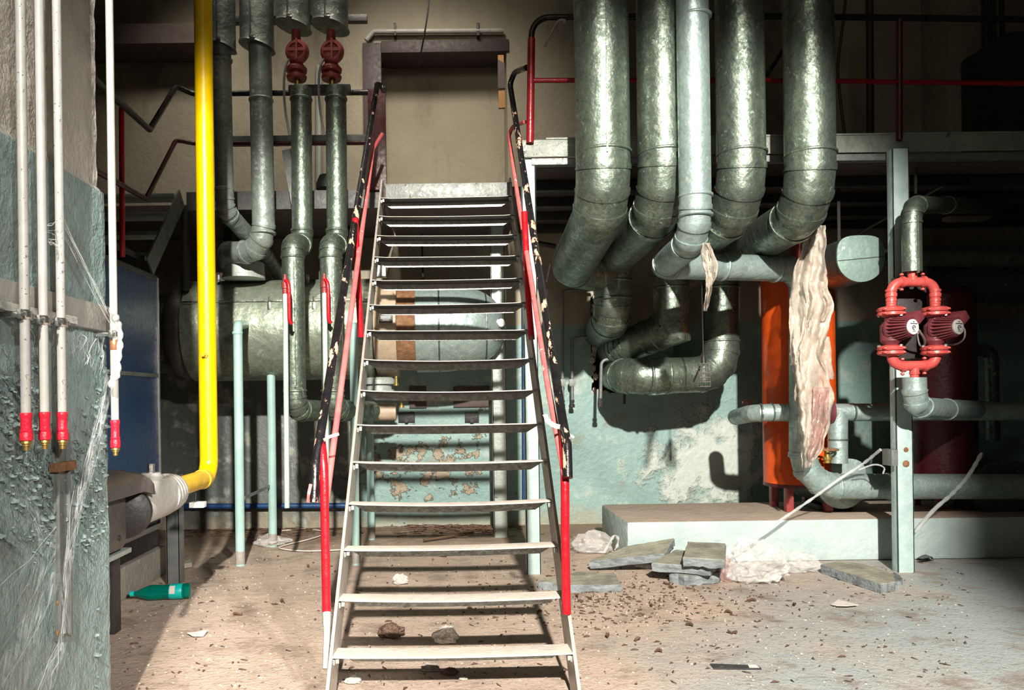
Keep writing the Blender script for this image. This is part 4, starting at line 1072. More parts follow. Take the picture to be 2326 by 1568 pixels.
# blue panelled unit
Xb = -1.86
t = thing('boiler_unit', 'tall boiler casing with dark blue panels and aluminium edges behind the near wall', 'boiler', (Xb-.5, 4.0, 0))
pt = onside(357, 632, Xb); yf = pt.y; ztop = pt.z; ym = onside(357, 854, Xb); yn = 3.2; zlow = onside(360, 1185, Xb).z
b = B(); b.box((Xb-1.0, yn, ym.z+.006), (Xb, yf-.012, ztop-.02), .004); b.build('upper_panel', 'blue_panel', t)
b = B(); b.box((Xb-1.0, yn, zlow), (Xb, yf-.012, ym.z-.006), .004); b.build('lower_panel', 'blue_panel', t)
b = B(); b.box((Xb-.02, yf-.014, zlow-.02), (Xb+.008, yf+.008, ztop), .003); b.build('edge_strip', 'aluminium', t)
b = B(); b.box((Xb-1.0, yn, ztop-.022), (Xb+.004, yf, ztop+.012), .003); b.build('top_strip', 'dark_steel', t)
b = B(); b.box((Xb-.02, yn, ym.z-.012), (Xb+.006, yf, ym.z+.012), .002); b.build('middle_strip', 'grey_steel', t)
b = B(); b.box((Xb-1.0, yn, zlow-.16), (Xb-.01, yf, zlow-.03), .003); b.build('base_panel', 'dark_steel', t)
b = B(); b.box((Xb-.02, yn, zlow-.045), (Xb+.006, yf, zlow-.012), .002); b.build('lower_strip', 'aluminium', t)
b = B(); b.box((Xb-1.05, 2.9, 0), (Xb+.03, yf+.02, zlow-.16), .012); b.build('footing', 'concrete', t)
pst = at(394, 1328, 4.5); b = B(); w_ = S(15, 4.5)
b.box((pst.x-w_, 4.5, 0), (pst.x+w_, 4.51, at(394, 1080, 4.5).z), .002); b.box((pst.x-w_, 4.5, 0), (pst.x-w_+.008, 4.58, at(394, 1080, 4.5).z), .001); b.box((pst.x+w_-.008, 4.5, 0), (pst.x+w_, 4.58, at(394, 1080, 4.5).z), .001)
tag(b.build('pipe_support', 'grey_steel'), 'short grey steel channel post beside the blue boiler, right under the yellow pipe', 'post')
b = B(); b.box((onside(290, 1300, -1.62).x-.03, 3.55, 0), (-1.60, 3.62, .45), .004)
tag(b.build('burner_leg', 'dark_steel'), 'dark upright leg in the shade under the gas valve', 'post')

# ================================================================ heat exchanger
ze = 5.78; ce = at(640, 751, ze); re_ = .385
t = thing('heat_exchanger', 'large horizontal galvanised heat exchanger drum behind the left pipes and the stair', 'heat exchanger', (at(760, 870, ze).x, ze, ce.z-re_))
def hx(x): return at(x, 751, ze).x
X0, X1 = hx(446), hx(856)
def axl(x): return Vector((x, ze, ce.z))
B().lathe(axl(X0), (1, 0, 0), [(0, re_*.97), (.004, re_), (X1-X0-.004, re_), (X1-X0, re_*.9)], 64).build('jacket', 'galvanised_mid', t, angle=20)
b = B(); zs_ = at(640, 684, 5.45); b.bar((X0+.01, zs_.y-.02, zs_.z), (X1-.01, zs_.y-.02, zs_.z), .006, .010, (0, 0, 1)); b.build('jacket_seam', 'chrome', t)
def on_jacket(x, y):
    """front of the jacket at a pixel"""
    for i in range(60):
        z = ze-re_+i*re_/60; p = at(x, y, z)
        if (p.y-ze)**2+(p.z-ce.z)**2 <= re_**2: return p
    return at(x, y, ze-re_*.6)
for x in (612, 713):
    p = on_jacket(x, 690); b = B(); b.box(p+Vector((-.012, -.022, -.05)), p+Vector((.012, .01, .01)), .004); b.tube([p+Vector((0, -.014, .0)), p+Vector((0, -.006, .05))], .007, 8); b.build('toggle_latch', 'chrome', t)
for x in (496, 699):
    p = on_jacket(x, 634)+Vector((0, .0, -.005)); b = B(); b.box(p+Vector((-.010, -.012, -.02)), p+Vector((.010, .012, .035)), .003); b.build('toggle_latch', 'chrome', t)
B().lathe(axl(hx(358)), (1, 0, 0), [(0, .30), (.01, .315), (hx(420)-hx(358), .315)], 48).build('left_drum', 'galvanised_grey', t, angle=20)
prof = [(0, .30), (.0, .335), (.02, .350), (.055, .355), (.10, .345), (.135, .33), (.15, .28)]
lab(B().lathe(axl(hx(405)), (1, 0, 0), prof, 48).build('left_flange', 'dark_cast', t), 'dark bulging flange with rust streaks')
b = B(); 
for q in range(7):
    a = -.25+q*.06; b.sphere(axl(hx(405)+.13)+Vector((0, -.335*math.cos(a*1.5), .335*math.sin(a*1.5))), .012, 1, (1.4, .5, 2))
b.build('rust_streak', 'rust', t)
lab(B().lathe(axl(hx(858)), (1, 0, 0), [(0, .30), (.0, .365), (.01, .37), (hx(906)-hx(858), .37), (hx(908)-hx(858), .31)], 56).build('tan_flange', 'tan_paint', t), 'tan painted flange')
lab(B().lathe(axl(hx(907)), (1, 0, 0), [(0, .25), (.0, .325), (hx(946)-hx(907), .325)], 48).build('rust_band', 'rust', t), 'brown rusty band')
L = hx(1150)-hx(946)
dome = [(0, .2), (0, .335), (.006, .34)]+[(L*q/14, .34*math.sqrt(max(0, 1-(q/14)**3.4))) for q in range(1, 15)]
B().lathe(axl(hx(946)), (1, 0, 0), dome, 56).build('dome', 'galvanised_bright', t, angle=30)
for x in (998, 1102):
    qq = (hx(x)-hx(946))/L; B().ring_band(axl(hx(x)), (1, 0, 0), .34*math.sqrt(1-qq**3.4)-.002, .014, 56, .006).build('dome_seam', 'galvanised_grey', t)
p = at(1134, 734, ze-.16)
g = B().lathe(p, (.35, -1, 0), [(0, .02), (.02, .036), (.03, .036), (.033, .031)], 22).build('thermometer', 'chrome', t)
B().lathe(p+Vector((.012, -.034, 0)), (.35, -1, 0), [(0, .030), (.002, .030)], 22).build('dial', 'white_plastic', g)
p = at(876, 720, ze-.40); b = B(); b.box(p+Vector((-.050, -.006, -.040)), p+Vector((.050, .012, .040)), .003); pl = b.build('type_plate', 'label_dark', t)
b = B()
for i, (wd, z) in enumerate(((.022, .026), (.034, .016), (.07, .004), (.07, -.004), (.07, -.012), (.05, -.022), (.07, -.030))):
    b.box(p+Vector((-wd/2, -.0072, z-.0018)), p+Vector((wd/2, -.006, z+.0018)))
b.build('plate_lines', 'label_print', pl)
# lugs, nozzles and legs
for (x, y) in ((912, 905), (900, 855)):
    p = at(x, y, 5.5); b = B(); b.lathe(p, (0, 0, -1), [(0, .012), (.05, .012), (.051, .02), (.07, .02)], 10); b.build('drain_cock', 'brass', t)
B().lathe(at(860, 858, 5.62), (0, 0, -1), [(0, .10), (.02, .125), (.05, .125), (.052, .10), (.09, .10), (.092, .125), (.12, .125), (.122, .06)], 32).build('bottom_nozzle', 'pale_steel', t)
B().tube([at(830, 936, 5.6), at(900, 936, 5.6)], .065, 26).build('drain_branch', 'tan_paint', t)
B().tube([at(425, 664, 5.55), at(424, 640, 5.55)], .035, 14).build('vent_stub', 'dark_steel', t)
for x in (520, 790):
    q = Vector((at(x, 700, 6.0).x, 6.0, 0)); b = B(); b.box(q+Vector((-.03, -.006, ce.z+.25)), q+Vector((.03, .006, at(500, 476, ZG).z)), .002); b.build('hanger_strap', 'dark_steel', t)
# grey column behind the stair and blue pipe beside it
b = B(); p = at(1139, 1222, 5.87); w2 = S(16, 5.87)
b.box((p.x-w2, 5.87, 0), (p.x+w2, 5.88, at(1139, 500, 5.87).z), .002); b.box((p.x-w2, 5.87, 0), (p.x-w2+.008, 5.95, 2.43), .001); b.box((p.x+w2-.008, 5.87, 0), (p.x+w2, 5.95, 2.43), .001)
tag(b.build('landing_post', 'pale_steel'), 'pale grey steel post standing behind the stair treads', 'post')
rod('water_pipe', 'thin blue upright water pipe beside the first teal mezzanine post', 'pipe', [at(1190, 1146, 6.42), at(1188, 620, 6.42)], .015, 'blue_pipe', None, 10)
rod('water_pipe', 'dark blue pipe low along the back wall at left', 'pipe', [at(400, 1151, 6.38), at(790, 1149, 6.38)], .024, 'blue_pipe', None, 12)

# ================================================================ left round ducts
gl = 'four insulated pipes hanging at upper left'
def jacket(t, x0, x1, yb, z, skew, m='galvanised_grey'):
    c = at((x0+x1)/2, yb, z); r = S(x1-x0, z)/2; b = B(); n = 32; rings = []
    for zz, rr in ((5.55, r), (c.z+.12, r), (c.z+.02, r), (c.z, r*1.08)):
        rings.append([Vector((c.x+rr*math.cos(2*PI*i/n), z+rr*math.sin(2*PI*i/n), zz-(skew*(math.cos(2*PI*i/n)) if zz < c.z+.2 else 0))) for i in range(n)])
    b.rings(rings); o = b.build('valve_jacket', m, t)
    B().bar((c.x-r*.15, z-r-.003, c.z+.04), (c.x-r*.15, z-r-.003, 5.5), .006, .006, (0, 1, 0)).build('jacket_seam', 'dark_steel', o)
    b = B(); b.box((c.x-r*.2, z-r-.014, c.z+.01), (c.x+r*.15, z-r+.004, c.z+.03), .002); b.build('latch', 'chrome', o)
    return o
za_ = 5.10
pa = at(505, 300, za_)
t = duct('insulated_pipe', 'leftmost insulated pipe next to the yellow pipe, elbow turning back under the gantry', 'pipe',
     [Vector((at(501, 200, za_).x, za_, 5.55)), at(511, 478, za_), at(600, 575, 5.75), at(640, 640, 6.2)], S(20.5, za_), 'galvanised_dull', gl, [.10, .05], 3, seams=[(at(505, 137, za_), (0, 0, 1)), (at(509, 431, za_), (0, 0, 1))])
jacket(t, 476, 535, 108, za_, .03)
zb_2 = 5.2
t = duct('insulated_pipe', 'second insulated pipe from the left, elbow turning left onto the drum', 'pipe',
     [Vector((at(588, 200, zb_2).x, zb_2, 5.55)), at(600, 573, zb_2), at(520, 574, 5.42), at(523, 600, 5.5)], S(25.5, zb_2), 'galvanised_dull', gl, [.16, .03], 3, seams=[(at(593, 228, zb_2), (0, 0, 1)), (at(599, 530, zb_2), (0, 0, 1)), (at(553, 573, 5.33), (-1, .3, 0))])
jacket(t, 546, 622, 108, zb_2, .03)
B().lathe(at(553, 596, 5.52), (0, 0, -1), [(0, .12), (.004, .142), (.012, .150), (.10, .150), (.104, .156), (.125, .156), (.127, .13)], 36).build('drum_collar', 'pale_steel', t)
def loop(name_lab, dx, dyj, x_low, lev, jk):
    zc1, zc2 = 5.10, 4.80
    top = at(684+dx, 200, zc1)
    t = duct('insulated_pipe', name_lab, 'pipe',
        [top, at(687+dx, 560, zc1), at(x_low, 552, zc2), at(x_low+6, 932, zc2), at(x_low+92, 934, 5.35)], S(23.5, zc1), 'galvanised', gl, [.10, .09, .09], 4, seams=[(at(684+dx, 226, zc1), (0, 0, 1)), (at(686+dx, 524, zc1), (0, 0, 1)), (at(x_low, 585, zc2), (0, 0, 1)), (at(x_low+5, 888, zc2), (0, 0, 1))], skip=(2, 3, 6, 7),
        vseam=(at(x_low+1, 590, zc2-.075), at(x_low+6, 880, zc2-.075)))
    r0 = S(1, zc1)
    B().tube([at(676+dx, 203, zc1), at(676+dx, 168, zc1)], 7*r0, 12).build('stem', 'brass', t)
    # red valve
    cx = 674+dx; v = B()
    v.lathe(at(cx, 182, zc1), (0, 0, 1), [(0, 21*r0), (5*r0, 23*r0), (8*r0, 23*r0), (10*r0, 14*r0), (16*r0, 14*r0), (18*r0, 23*r0), (25*r0, 24*r0), (30*r0, 20*r0), (36*r0, 15*r0), (70*r0, 15*r0), (84*r0, 11*r0), (112*r0, 10*r0)], 22)
    vb = v.build('valve_body', 'valve_red', t)
    c = at(cx+4, 122, zc1-.01)
    v = B(); v.lathe(c, (-.1, -1, 0), [(0, 25*r0), (.02, 27*r0), (.045, 26*r0), (.06, 22*r0), (.062, 17*r0), (.050, 15*r0), (.048, 2*r0)], 28)
    f = c+Vector((0, -.066, 0))
    v.bar(f+Vector((-20*r0, 0, 0)), f+Vector((20*r0, 0, 0)), .012, 7*r0, (0, 0, 1)); v.bar(f+Vector((0, 0, -22*r0)), f+Vector((0, 0, 24*r0)), .012, 7*r0, (0, 1, 0))
    v.build('valve_head', 'valve_red', vb)
    B().tube(smooth_path([at(cx-16, 132, zc1-.05), at(cx-25, 150, zc1-.06), at(cx-29, 190, zc1-.05), at(cx-26, 250, zc1-.03), at(cx-16, 308, zc1-.05)], 6), 2.8*r0, 8).build('signal_cable', 'cable_grey', t)
    jacket(t, 628+dx+jk[0], 705+dx+jk[1], 62, zc1+.02, .03)
    return t
loop('third insulated pipe from the left, looping forward, with a red valve at its top', 0, 0, 665, 0, (0, 0))
loop('fourth insulated pipe from the left, red valve on top, half hidden by the handrail', 79, 0, 751, 0, (3, 7))
b = B(); b.box(at(470, 52, 5.35), at(835, 40, 5.40), .003)
tag(b.build('hanger_rail', 'dark_steel'), 'dark hanger bar behind the insulated pipe jackets at the top', 'bar')
b = B(); b.box(at(655, 212, 5.3), at(797, 196, 5.34), .003); tag(b.build('valve_bracket', 'cable_black'), 'short black bracket bar under the two red valves', 'bracket')
rod('wall_conduit', 'pale upright conduit on the upper wall between the third and fourth insulated pipes', 'conduit', [at(724, 150, 6.42), at(724, 440, 6.42)], .025, 'pale_steel', None, 8)

# tap pipes
def tap(x_top, y_top, x_bot, y_bot, z, label):
    t = thing('tap_pipe', label, 'pipe', at(x_bot, y_bot, z), 'white tap pipes with red levers')
    B().tube([at(x_bot, y_bot, z), at(x_top, y_top+28, z)], S(6, z), 14).build('tube', 'pale_pipe', t)
    B().tube([at(x_top, y_top+24, z), at(x_top+14, y_top+24, 4.80)], .012, 10).build('nipple', 'valve_red', t)
    b = B(); b.lathe(at(x_top, y_top+38, z), (0, 0, 1), [(0, S(6.5, z)), (.03, S(6.5, z)), (.035, S(8, z)), (.07, S(8, z)), (.08, S(5, z)), (.10, S(5, z)), (.101, S(3.5, z)), (.12, S(3.5, z))], 14); b.build('ball_valve', 'valve_red', t)
    B().tube(smooth_path([at(x_top+2, y_top+6, z-.02), at(x_top+8, y_top+22, z-.035), at(x_top+9, y_top+70, z-.035), at(x_top+10, y_top+98, z-.03), at(x_top+15, y_top+106, z-.02)], 5), [S(4.5, z)]*21, 10).build('lever', 'red_paint', t)
tap(648, 630, 652, 1154, 4.62, 'white tap pipe with a red lever in front of the third insulated pipe')
tap(737, 628, 742, 1060, 4.66, 'white tap pipe with a red lever behind the left black handrail')

# teal drain pipes
gt = 'teal drain pipes standing on the floor'
def drain(pts, r, label, rad=.05):
    p = arc(pts, rad, 5); t = thing('drain_pipe', label, 'pipe', p[-1], gt)
    B().tube(p, r, 18).build('tube', 'teal_pipe', t)
    B().ring_band(p[-1]+Vector((0, 0, .055)), (0, 0, 1), r-.001, .11, 18, .002).build('foot_sleeve', 'concrete', t)
    return t
f = onplane(546, 1285); t = drain([at(556, 738, 5.40), at(540, 738, f.y), f], S(10.5, f.y), 'nearest teal drain pipe, elbow on the drum and foot on the bare floor', .05)
B().ring_band(at(539.5, 757, f.y), (0, 0, 1), S(11, f.y), .02, 18, .003).build('socket', 'teal_pipe', t)
f2 = onplane(620, 1242); drain([at(615, 800, f2.y), f2], S(9.5, f2.y), 'teal drain pipe near the back wall with a brace, foot in plastic film')
b = B(); b.bar(at(556, 1131, f.y), at(615, 1104, f2.y), .004, .022, (0, 0, 1)); tag(b.build('brace_bar', 'grey_steel'), 'thin flat brace between the two teal drain pipes at left', 'bar')
f = onplane(808, 1283); t = drain([at(822, 742, 5.36), at(803, 742, f.y), f], S(9.5, f.y), 'teal drain pipe just behind the left stair stringer', .05)
f = onplane(844, 1226); drain([at(838, 900, f.y), f], S(8.5, f.y), 'short teal drain pipe behind the stair, nearest the peeling wall')

# wall boxes behind the stair
for i, (x0, y0_, x1, y1_, l) in enumerate(((930, 928, 968, 878, 'left grey wall box in the shade behind the stair'), (1030, 926, 1112, 878, 'wide grey wall box in the shade behind the stair'))):
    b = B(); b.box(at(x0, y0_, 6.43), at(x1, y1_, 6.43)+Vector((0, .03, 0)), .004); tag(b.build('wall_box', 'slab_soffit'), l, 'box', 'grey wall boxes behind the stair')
for i, (x0, y0_, x1, y1_, l) in enumerate(((905, 960, 942, 938, 'small black socket on the wall under the left wall box'), (1056, 960, 1088, 938, 'small black socket on the wall under the wide wall box'))):
    b = B(); b.box(at(x0, y0_, 6.43), at(x1, y1_, 6.43)+Vector((0, .03, 0)), .003); b.lathe(at((x0+x1)/2, 956, 6.42), (0, -1, 0), [(0, .02), (.015, .018)], 10); tag(b.build('wall_socket', 'cable_black'), l, 'socket', 'black sockets behind the stair')
b = B(); b.box(at(850, 628, 5.7), at(876, 602, 5.7)+Vector((0, .09, 0)), .003); tag(b.build('relay_box', 'aluminium'), 'small grey box on top of the heat exchanger left of the stair treads', 'box')
rod('thin_conduit', 'thin black upright conduit on the wall behind the upper treads', 'conduit', [at(961, 640, 6.2), at(957, 500, 6.2)], .008, 'cable_black')

# things on the upper wall
t = thing('tube_lamp_bracket', 'pale old tube fitting on the wall above the bricked-up doorway', 'lamp', at(980, 78, 6.42))
B().tube(arc([at(832, 92, 6.40), at(848, 72, 6.40), at(1144, 70, 6.40)], .03, 4), .022, 12).build('tube', 'white_pipe', t)
for x in (898, 1086): 
    b = B(); b.box(at(x-3, 80, 6.38), at(x+3, 62, 6.46), .002); b.build('wall_clip', 'dark_steel', t)
b = B(); b.prism([at(1133, 245, 5.9), at(1148, 244, 5.9), at(1144, 125, 5.9), at(1131, 125, 5.9)], (0, .03, 0))
t = thing('wooden_plank', 'narrow orange-brown wooden slat at the right side of the bricked-up doorway, middle wrapped dark', 'plank', at(1141, 245, 5.9))
b.build('slat', 'wood', t)
b = B(); b.prism([at(1131.5, 201, 5.89), at(1148, 200, 5.89), at(1146, 143, 5.89), at(1131, 135, 5.89)], (0, .05, 0)); b.build('tape_wrap', 'brown_tape', t)
rod('hanging_wire', 'thin black wire dangling from above before the bricked-up doorway', 'wire', smooth_path([at(977, -30, 6.0), at(970, 40, 6.0), at(960, 100, 6.1), at(952, 140, 6.3), at(945, 152, 6.6)], 5), .007, 'cable_black')
rod('bent_wire', 'grey bent wire end caught on the black guardrail corner beside the widest duct', 'wire', smooth_path([at(1237, 106, 4.6), at(1250, 78, 4.58), at(1268, 48, 4.57), at(1283, 46, 4.56), at(1281, 52, 4.56)], 5), .007, 'cable_grey')

# ================================================================ floor: slabs, bags, rubbish
def slab(label, top, th, seed, group='broken paving slabs by the plinth', mat='concrete_slab'):
    rnd = random.Random(seed); top = [Vector(p) for p in top]; n = len(top); ring = []
    for i in range(n):
        a, c = top[i], top[(i+1) % n]
        for k in range(8):
            q = a.lerp(c, k/8)
            if k: q += Vector((rnd.uniform(-1, 1), rnd.uniform(-1, 1), 0))*.005
            ring.append(q)
    nrm = (top[1]-top[0]).cross(top[2]-top[0]).normalized()
    if nrm.z < 0: nrm = -nrm
    cen = sum(top, Vector())/n
    lo = [cen+(p-cen)*(1-.02*rnd.random())-nrm*(th+rnd.uniform(-.006, .004)) for p in ring]
    mid = [cen+(p-cen)*1.006-nrm*.006 for p in ring]
    b = B(); b.rings([[cen+(p-cen)*.985+nrm*.001 for p in ring], [p for p in mid], lo])
    return tag(b.build('paving_slab', mat, angle=30), label, 'slab', group)
slab('longest tilted slab leaning across the left of the broken slab pile', [at(1338, 1276, 4.70), at(1420, 1242, 4.86), at(1531, 1223, 4.84), at(1508, 1258, 4.58)], .050, 1)
slab('slab under the top slab in the middle of the broken pile', [onplane(1480, 1279, .115), onplane(1614, 1289, .115), onplane(1648, 1262, .115), onplane(1535, 1249, .115)], .050, 2)
slab('dark square slab lying topmost on the broken pile', [onplane(1551, 1266, .172), onplane(1647, 1272, .172), onplane(1648, 1235, .172), onplane(1562, 1231, .172)], .052, 3)
slab('bottom slab of the broken pile, corner pointing at the viewer', [onplane(1520, 1300, .060), onplane(1560, 1309, .060), onplane(1634, 1303, .060), onplane(1640, 1282, .060), onplane(1540, 1282, .060)], .060, 4)
slab('thin flat slab on the floor right behind the right red stair post', [onplane(1222, 1322, .042), onplane(1300, 1330, .042), onplane(1412, 1329, .042), onplane(1396, 1302, .042), onplane(1310, 1299, .042)], .042, 5)
slab('broken slab lying alone at the foot of the right post', [onplane(1864, 1283, .055), onplane(2000, 1327, .055), onplane(2034, 1322, .055), onplane(2030, 1304, .055), onplane(1960, 1281, .055), onplane(1905, 1275, .055)], .055, 6)
slab('dark chipped corner piece of slab against the right post foot', [onplane(2012, 1318, .035), onplane(2048, 1322, .035), onplane(2046, 1308, .035), onplane(2030, 1300, .035)], .035, 7, mat='slab_edge')

def bag(label, cx, cy, wpx, hpx, seed, mat='bag', name='plastic_bag', dz=0, squash=1.0, cat='plastic bag'):
    base = onplane(cx, cy); z = base.y+dz; b = B(); q = bmesh.ops.create_icosphere(b.bm, subdivisions=5 if mat not in ('bag', 'film_pink') else (4 if wpx > 120 else 3), radius=1); rb = random.Random(seed)
    RX, RZ = S(wpx, z)/2, S(hpx, z); so = Vector((seed*3.7, seed*1.3, 0))
    for v in q['verts']:
        n = v.co.normalized()
        r = 1+.30*noise.noise(n*1.6+so)-.22*abs(noise.noise(n*3.6+so))-.14*abs(noise.noise(n*8+so))-.06*abs(noise.noise(n*17+so))
        if mat in ('bag', 'film_pink'):
            r = 1.02+.30*noise.noise(n*1.5+so)-.45*abs(noise.noise(n*3.0+so))+rb.uniform(-.10, .07)
        p = n*r; zz = max(0.0, p.z*.5+.5)**1.45
        if mat in ('bag', 'film_pink'):
            jt = Vector((rb.uniform(-1, 1), rb.uniform(-1, 1), rb.uniform(-1, 1)))*.07; p = p+jt; zz = max(0.0, zz+jt.z*.5)
        v.co = Vector((base.x+p.x*RX, z+p.y*RX*.62*squash, max(.002, zz*RZ)))
    return tag(b.build(name, mat, angle=60 if mat not in ('bag', 'film_pink') else 8), label, cat)
bag_a = bag('clear crumpled plastic bag left of the slab pile before the plinth end', 1352, 1262, 96, 50, 1, dz=.08)
b = B(); p0 = at(1372, 1255, 5.0); loop_ = smooth_path([at(1372, 1256, 4.95), at(1385, 1232, 4.95), at(1396, 1217, 4.95), at(1404, 1224, 4.95), at(1402, 1240, 4.95), at(1396, 1250, 4.95)], 5)
b.tube(loop_, [.007+.004*math.sin(i) for i in range(len(loop_))], 8); b.build('bag_handle', 'bag', bag_a)
bag('big crumpled clear plastic bag right of the slab pile', 1716, 1322, 152, 102, 2)
bag('flat clear plastic bag between the big bag and the lone slab', 1818, 1300, 92, 46, 3)
bag('brownish bag bottom bulging between the slab pile and the big bag', 1650, 1322, 36, 62, 5, 'film_pink')
bag('small wad of white plastic wedged under the long tilted slab', 1466, 1292, 50, 26, 6)
bag('thin clear plastic film crumpled round the foot of the rear teal drain pipe', 618, 1240, 84, 26, 7, name='plastic_film', cat='plastic film')
bag('tuft of grey fluff on the floor under the middle of the stair', 910, 1328, 36, 26, 8, 'fluff', 'fluff_tuft', cat='fluff')
bag('larger white fluff tuft just behind the lowest tread', 1013, 1462, 62, 38, 9, 'fluff', 'fluff_tuft', cat='fluff')
bag('crushed dark brown paper cup behind the lowest tread', 888, 1448, 66, 32, 10, 'brown_paper', 'paper_cup', cat='cup')
bag('grey pebble lump under the lowest tread', 978, 1525, 44, 20, 11, 'concrete', 'stone', cat='stone')
bag('pale stone lying right of the grey lump under the lowest tread', 1052, 1546, 20, 10, 12, 'rubble', 'stone', cat='stone')
bag('brown stone beside the pale stone under the lowest tread', 1022, 1534, 40, 16, 13, 'brown_paper', 'stone', cat='stone')
bag('whitish rubble lump at the foot of the left stringer', 802, 1552, 44, 16, 14, 'rubble', 'stone', cat='stone')

# green bottle
A = onplane(296, 1368)+Vector((0, 0, .045)); E = onplane(434, 1362)+Vector((0, 0, .05)); d = (E-A); Lb = d.length; d.normalize()
t = thing('plastic_bottle', 'empty green plastic bottle lying on the floor by the near wall', 'bottle', (A+E)/2-Vector((0, 0, .045)))
r = .042; k = Lb
prof = [(.022, .012), (.03, .013), (k*.16, .022), (k*.30, r*.95), (k*.34, r), (k*.52, r*.96), (k*.60, r*.9), (k*.66, r*.97), (k*.86, r*.98), (k*.89, r*.9), (k*.92, r), (k*.98, r*.92), (k, r*.6)]
B().lathe(A, d, prof, 26).build('body', 'bottle_green', t)
lab(B().lathe(A, d, [(0, .013), (.001, .015), (.02, .015), (.022, .013)], 16).build('cap', 'bottle_label', t), 'turquoise cap')
lb = B().lathe(A, d, [(k*.655, r*.985), (k*.66, r*1.0), (k*.865, r*1.01), (k*.87, r*.99)], 26).build('label', 'bottle_label', t)
lab(lb, 'turquoise paper label with a white patch')
b = B(); u, v = frame(d); tw = Vector((0, -1, .5)).normalized(); tw = (tw-d*tw.dot(d)).normalized()
sd = d.cross(tw)
b.rings([[A+d*(k*.67)+(tw*math.cos(a)+sd*math.sin(a))*r*1.02 for a in (-.55, -.3, 0, .3, .55)], [A+d*(k*.76)+(tw*math.cos(a)+sd*math.sin(a))*r*1.02 for a in (-.55, -.3, 0, .3, .55)]], closed=False)
b.build('white_patch', 'paper', lb)

def scrap(name, pts, label, mat, cat, th=.003, curl=.012, group=None):
    P = [onplane(x, y) for x, y in pts]; b = B(); rnd = random.Random(len(label))
    tp = [p+Vector((0, 0, .004+rnd.uniform(0, curl))) for p in P]
    b.rings([[p+Vector((0, 0, th)) for p in tp], tp]); return tag(b.build(name, mat), label, cat, group)
scrap('paper_scrap', [(425, 1446), (444, 1440), (472, 1440), (462, 1450), (438, 1451)], 'pale torn paper scrap on the bare floor below the green bottle', 'paper', 'paper scrap')
scrap('paper_scrap', [(1887, 1377), (1905, 1370), (1935, 1374), (1950, 1381), (1925, 1384), (1900, 1383)], 'long white paper scrap on the floor below the lone slab', 'paper', 'paper scrap')
t = thing('metal_strip', 'dark flat strip with a pale tab lying on the open floor at lower right', 'strip', onplane(1670, 1518))
b = B(); P = [onplane(x, y) for x, y in ((1613, 1512), (1720, 1516), (1730, 1523), (1622, 1522))]; b.prism([p+Vector((0, 0, .002)) for p in P], (0, 0, .006)); b.build('strip_body', 'label_dark', t)
b = B(); P = [onplane(x, y) for x, y in ((1699, 1515.5), (1718, 1516), (1725, 1522), (1702, 1522))]; b.prism([p+Vector((0, 0, .0075)) for p in P], (0, 0, .0018)); b.build('pale_tab', 'paper', t)
scrap('crumpled_wrapper', [(2084, 1274), (2100, 1270), (2122, 1274), (2118, 1282), (2096, 1284)], 'small black and white wrapper on the floor right of the right post foot', 'label_dark', 'wrapper', curl=.04)
scrap('red_wrapper', [(975, 1262), (990, 1256), (1010, 1262), (1016, 1268), (1000, 1268), (985, 1264)], 'small red wrapper on the floor behind the stair', 'red_wrapper', 'wrapper', curl=.03)
scrap('brick_fragment', [(412, 1288), (432, 1282), (436, 1290), (416, 1296)], 'little pale brick chip beside the short grey channel post', 'rubble', 'chip', th=.03)
lv = [(1515, 1330), (1525, 1338), (1707, 1368), (1480, 1380), (1225, 1395), (1566, 1424), (1664, 1442), (1448, 1458), (1496, 1484), (1805, 1378), (1380, 1450), (1310, 1358), (905, 1222), (700, 1290), (560, 1340), (540, 1400), (640, 1370), (1655, 1395), (1340, 1364), (1245, 1370)]
names = ['reddish dry leaf nearest the front of the slab pile', 'second dry leaf just in front of the slab pile', 'curled red-brown leaf below the big plastic bag', 'pale dry leaf halfway between stair and big bag', 'dry leaf beside the right stringer',
 'dark leaf fragment in the middle of the open floor', 'twisted dark leaf right of the open floor middle', 'small curled leaf low on the open floor', 'lowest dark leaf on the open floor', 'tiny leaf below the lone slab',
 'leaf bit left of the open floor middle', 'flat grey leaf by the right red post foot', 'dry leaf by the peeling wall behind the stair', 'leaf bit left of the stair near the back', 'dry leaf left of the stair near the nearest teal pipe',
 'dark leaf crumb between bottle and stair, front', 'leaf crumb beside the left red post', 'leaf bit right of the slab pile front', 'thin leaf close to the flat slab', 'brown leaf near the right post foot tip']
for i, ((x, y), l) in enumerate(zip(lv, names)):
    rnd = random.Random(i); c = onplane(x, y); b = B(); w_ = rnd.uniform(.012, .024); a0 = rnd.uniform(0, PI); rows = []
    for k in range(6):
        q = k/5-.5; wd = .007*(1-4*q*q)+.002; ax = Vector((math.cos(a0), math.sin(a0), 0)); sx = Vector((-ax.y, ax.x, 0)); h = .005+.010*abs(math.sin(q*3+i))
        rows.append([c+ax*q*w_*2+sx*wd+Vector((0, 0, h+.006)), c+ax*q*w_*2+Vector((0, 0, h-.003)), c+ax*q*w_*2-sx*wd+Vector((0, 0, h+.006)), c+ax*q*w_*2+Vector((0, 0, h-.006))])
    b.rings(rows); tag(b.build('dry_leaf', 'leaf'), l, 'leaf', 'dry leaves on the floor')
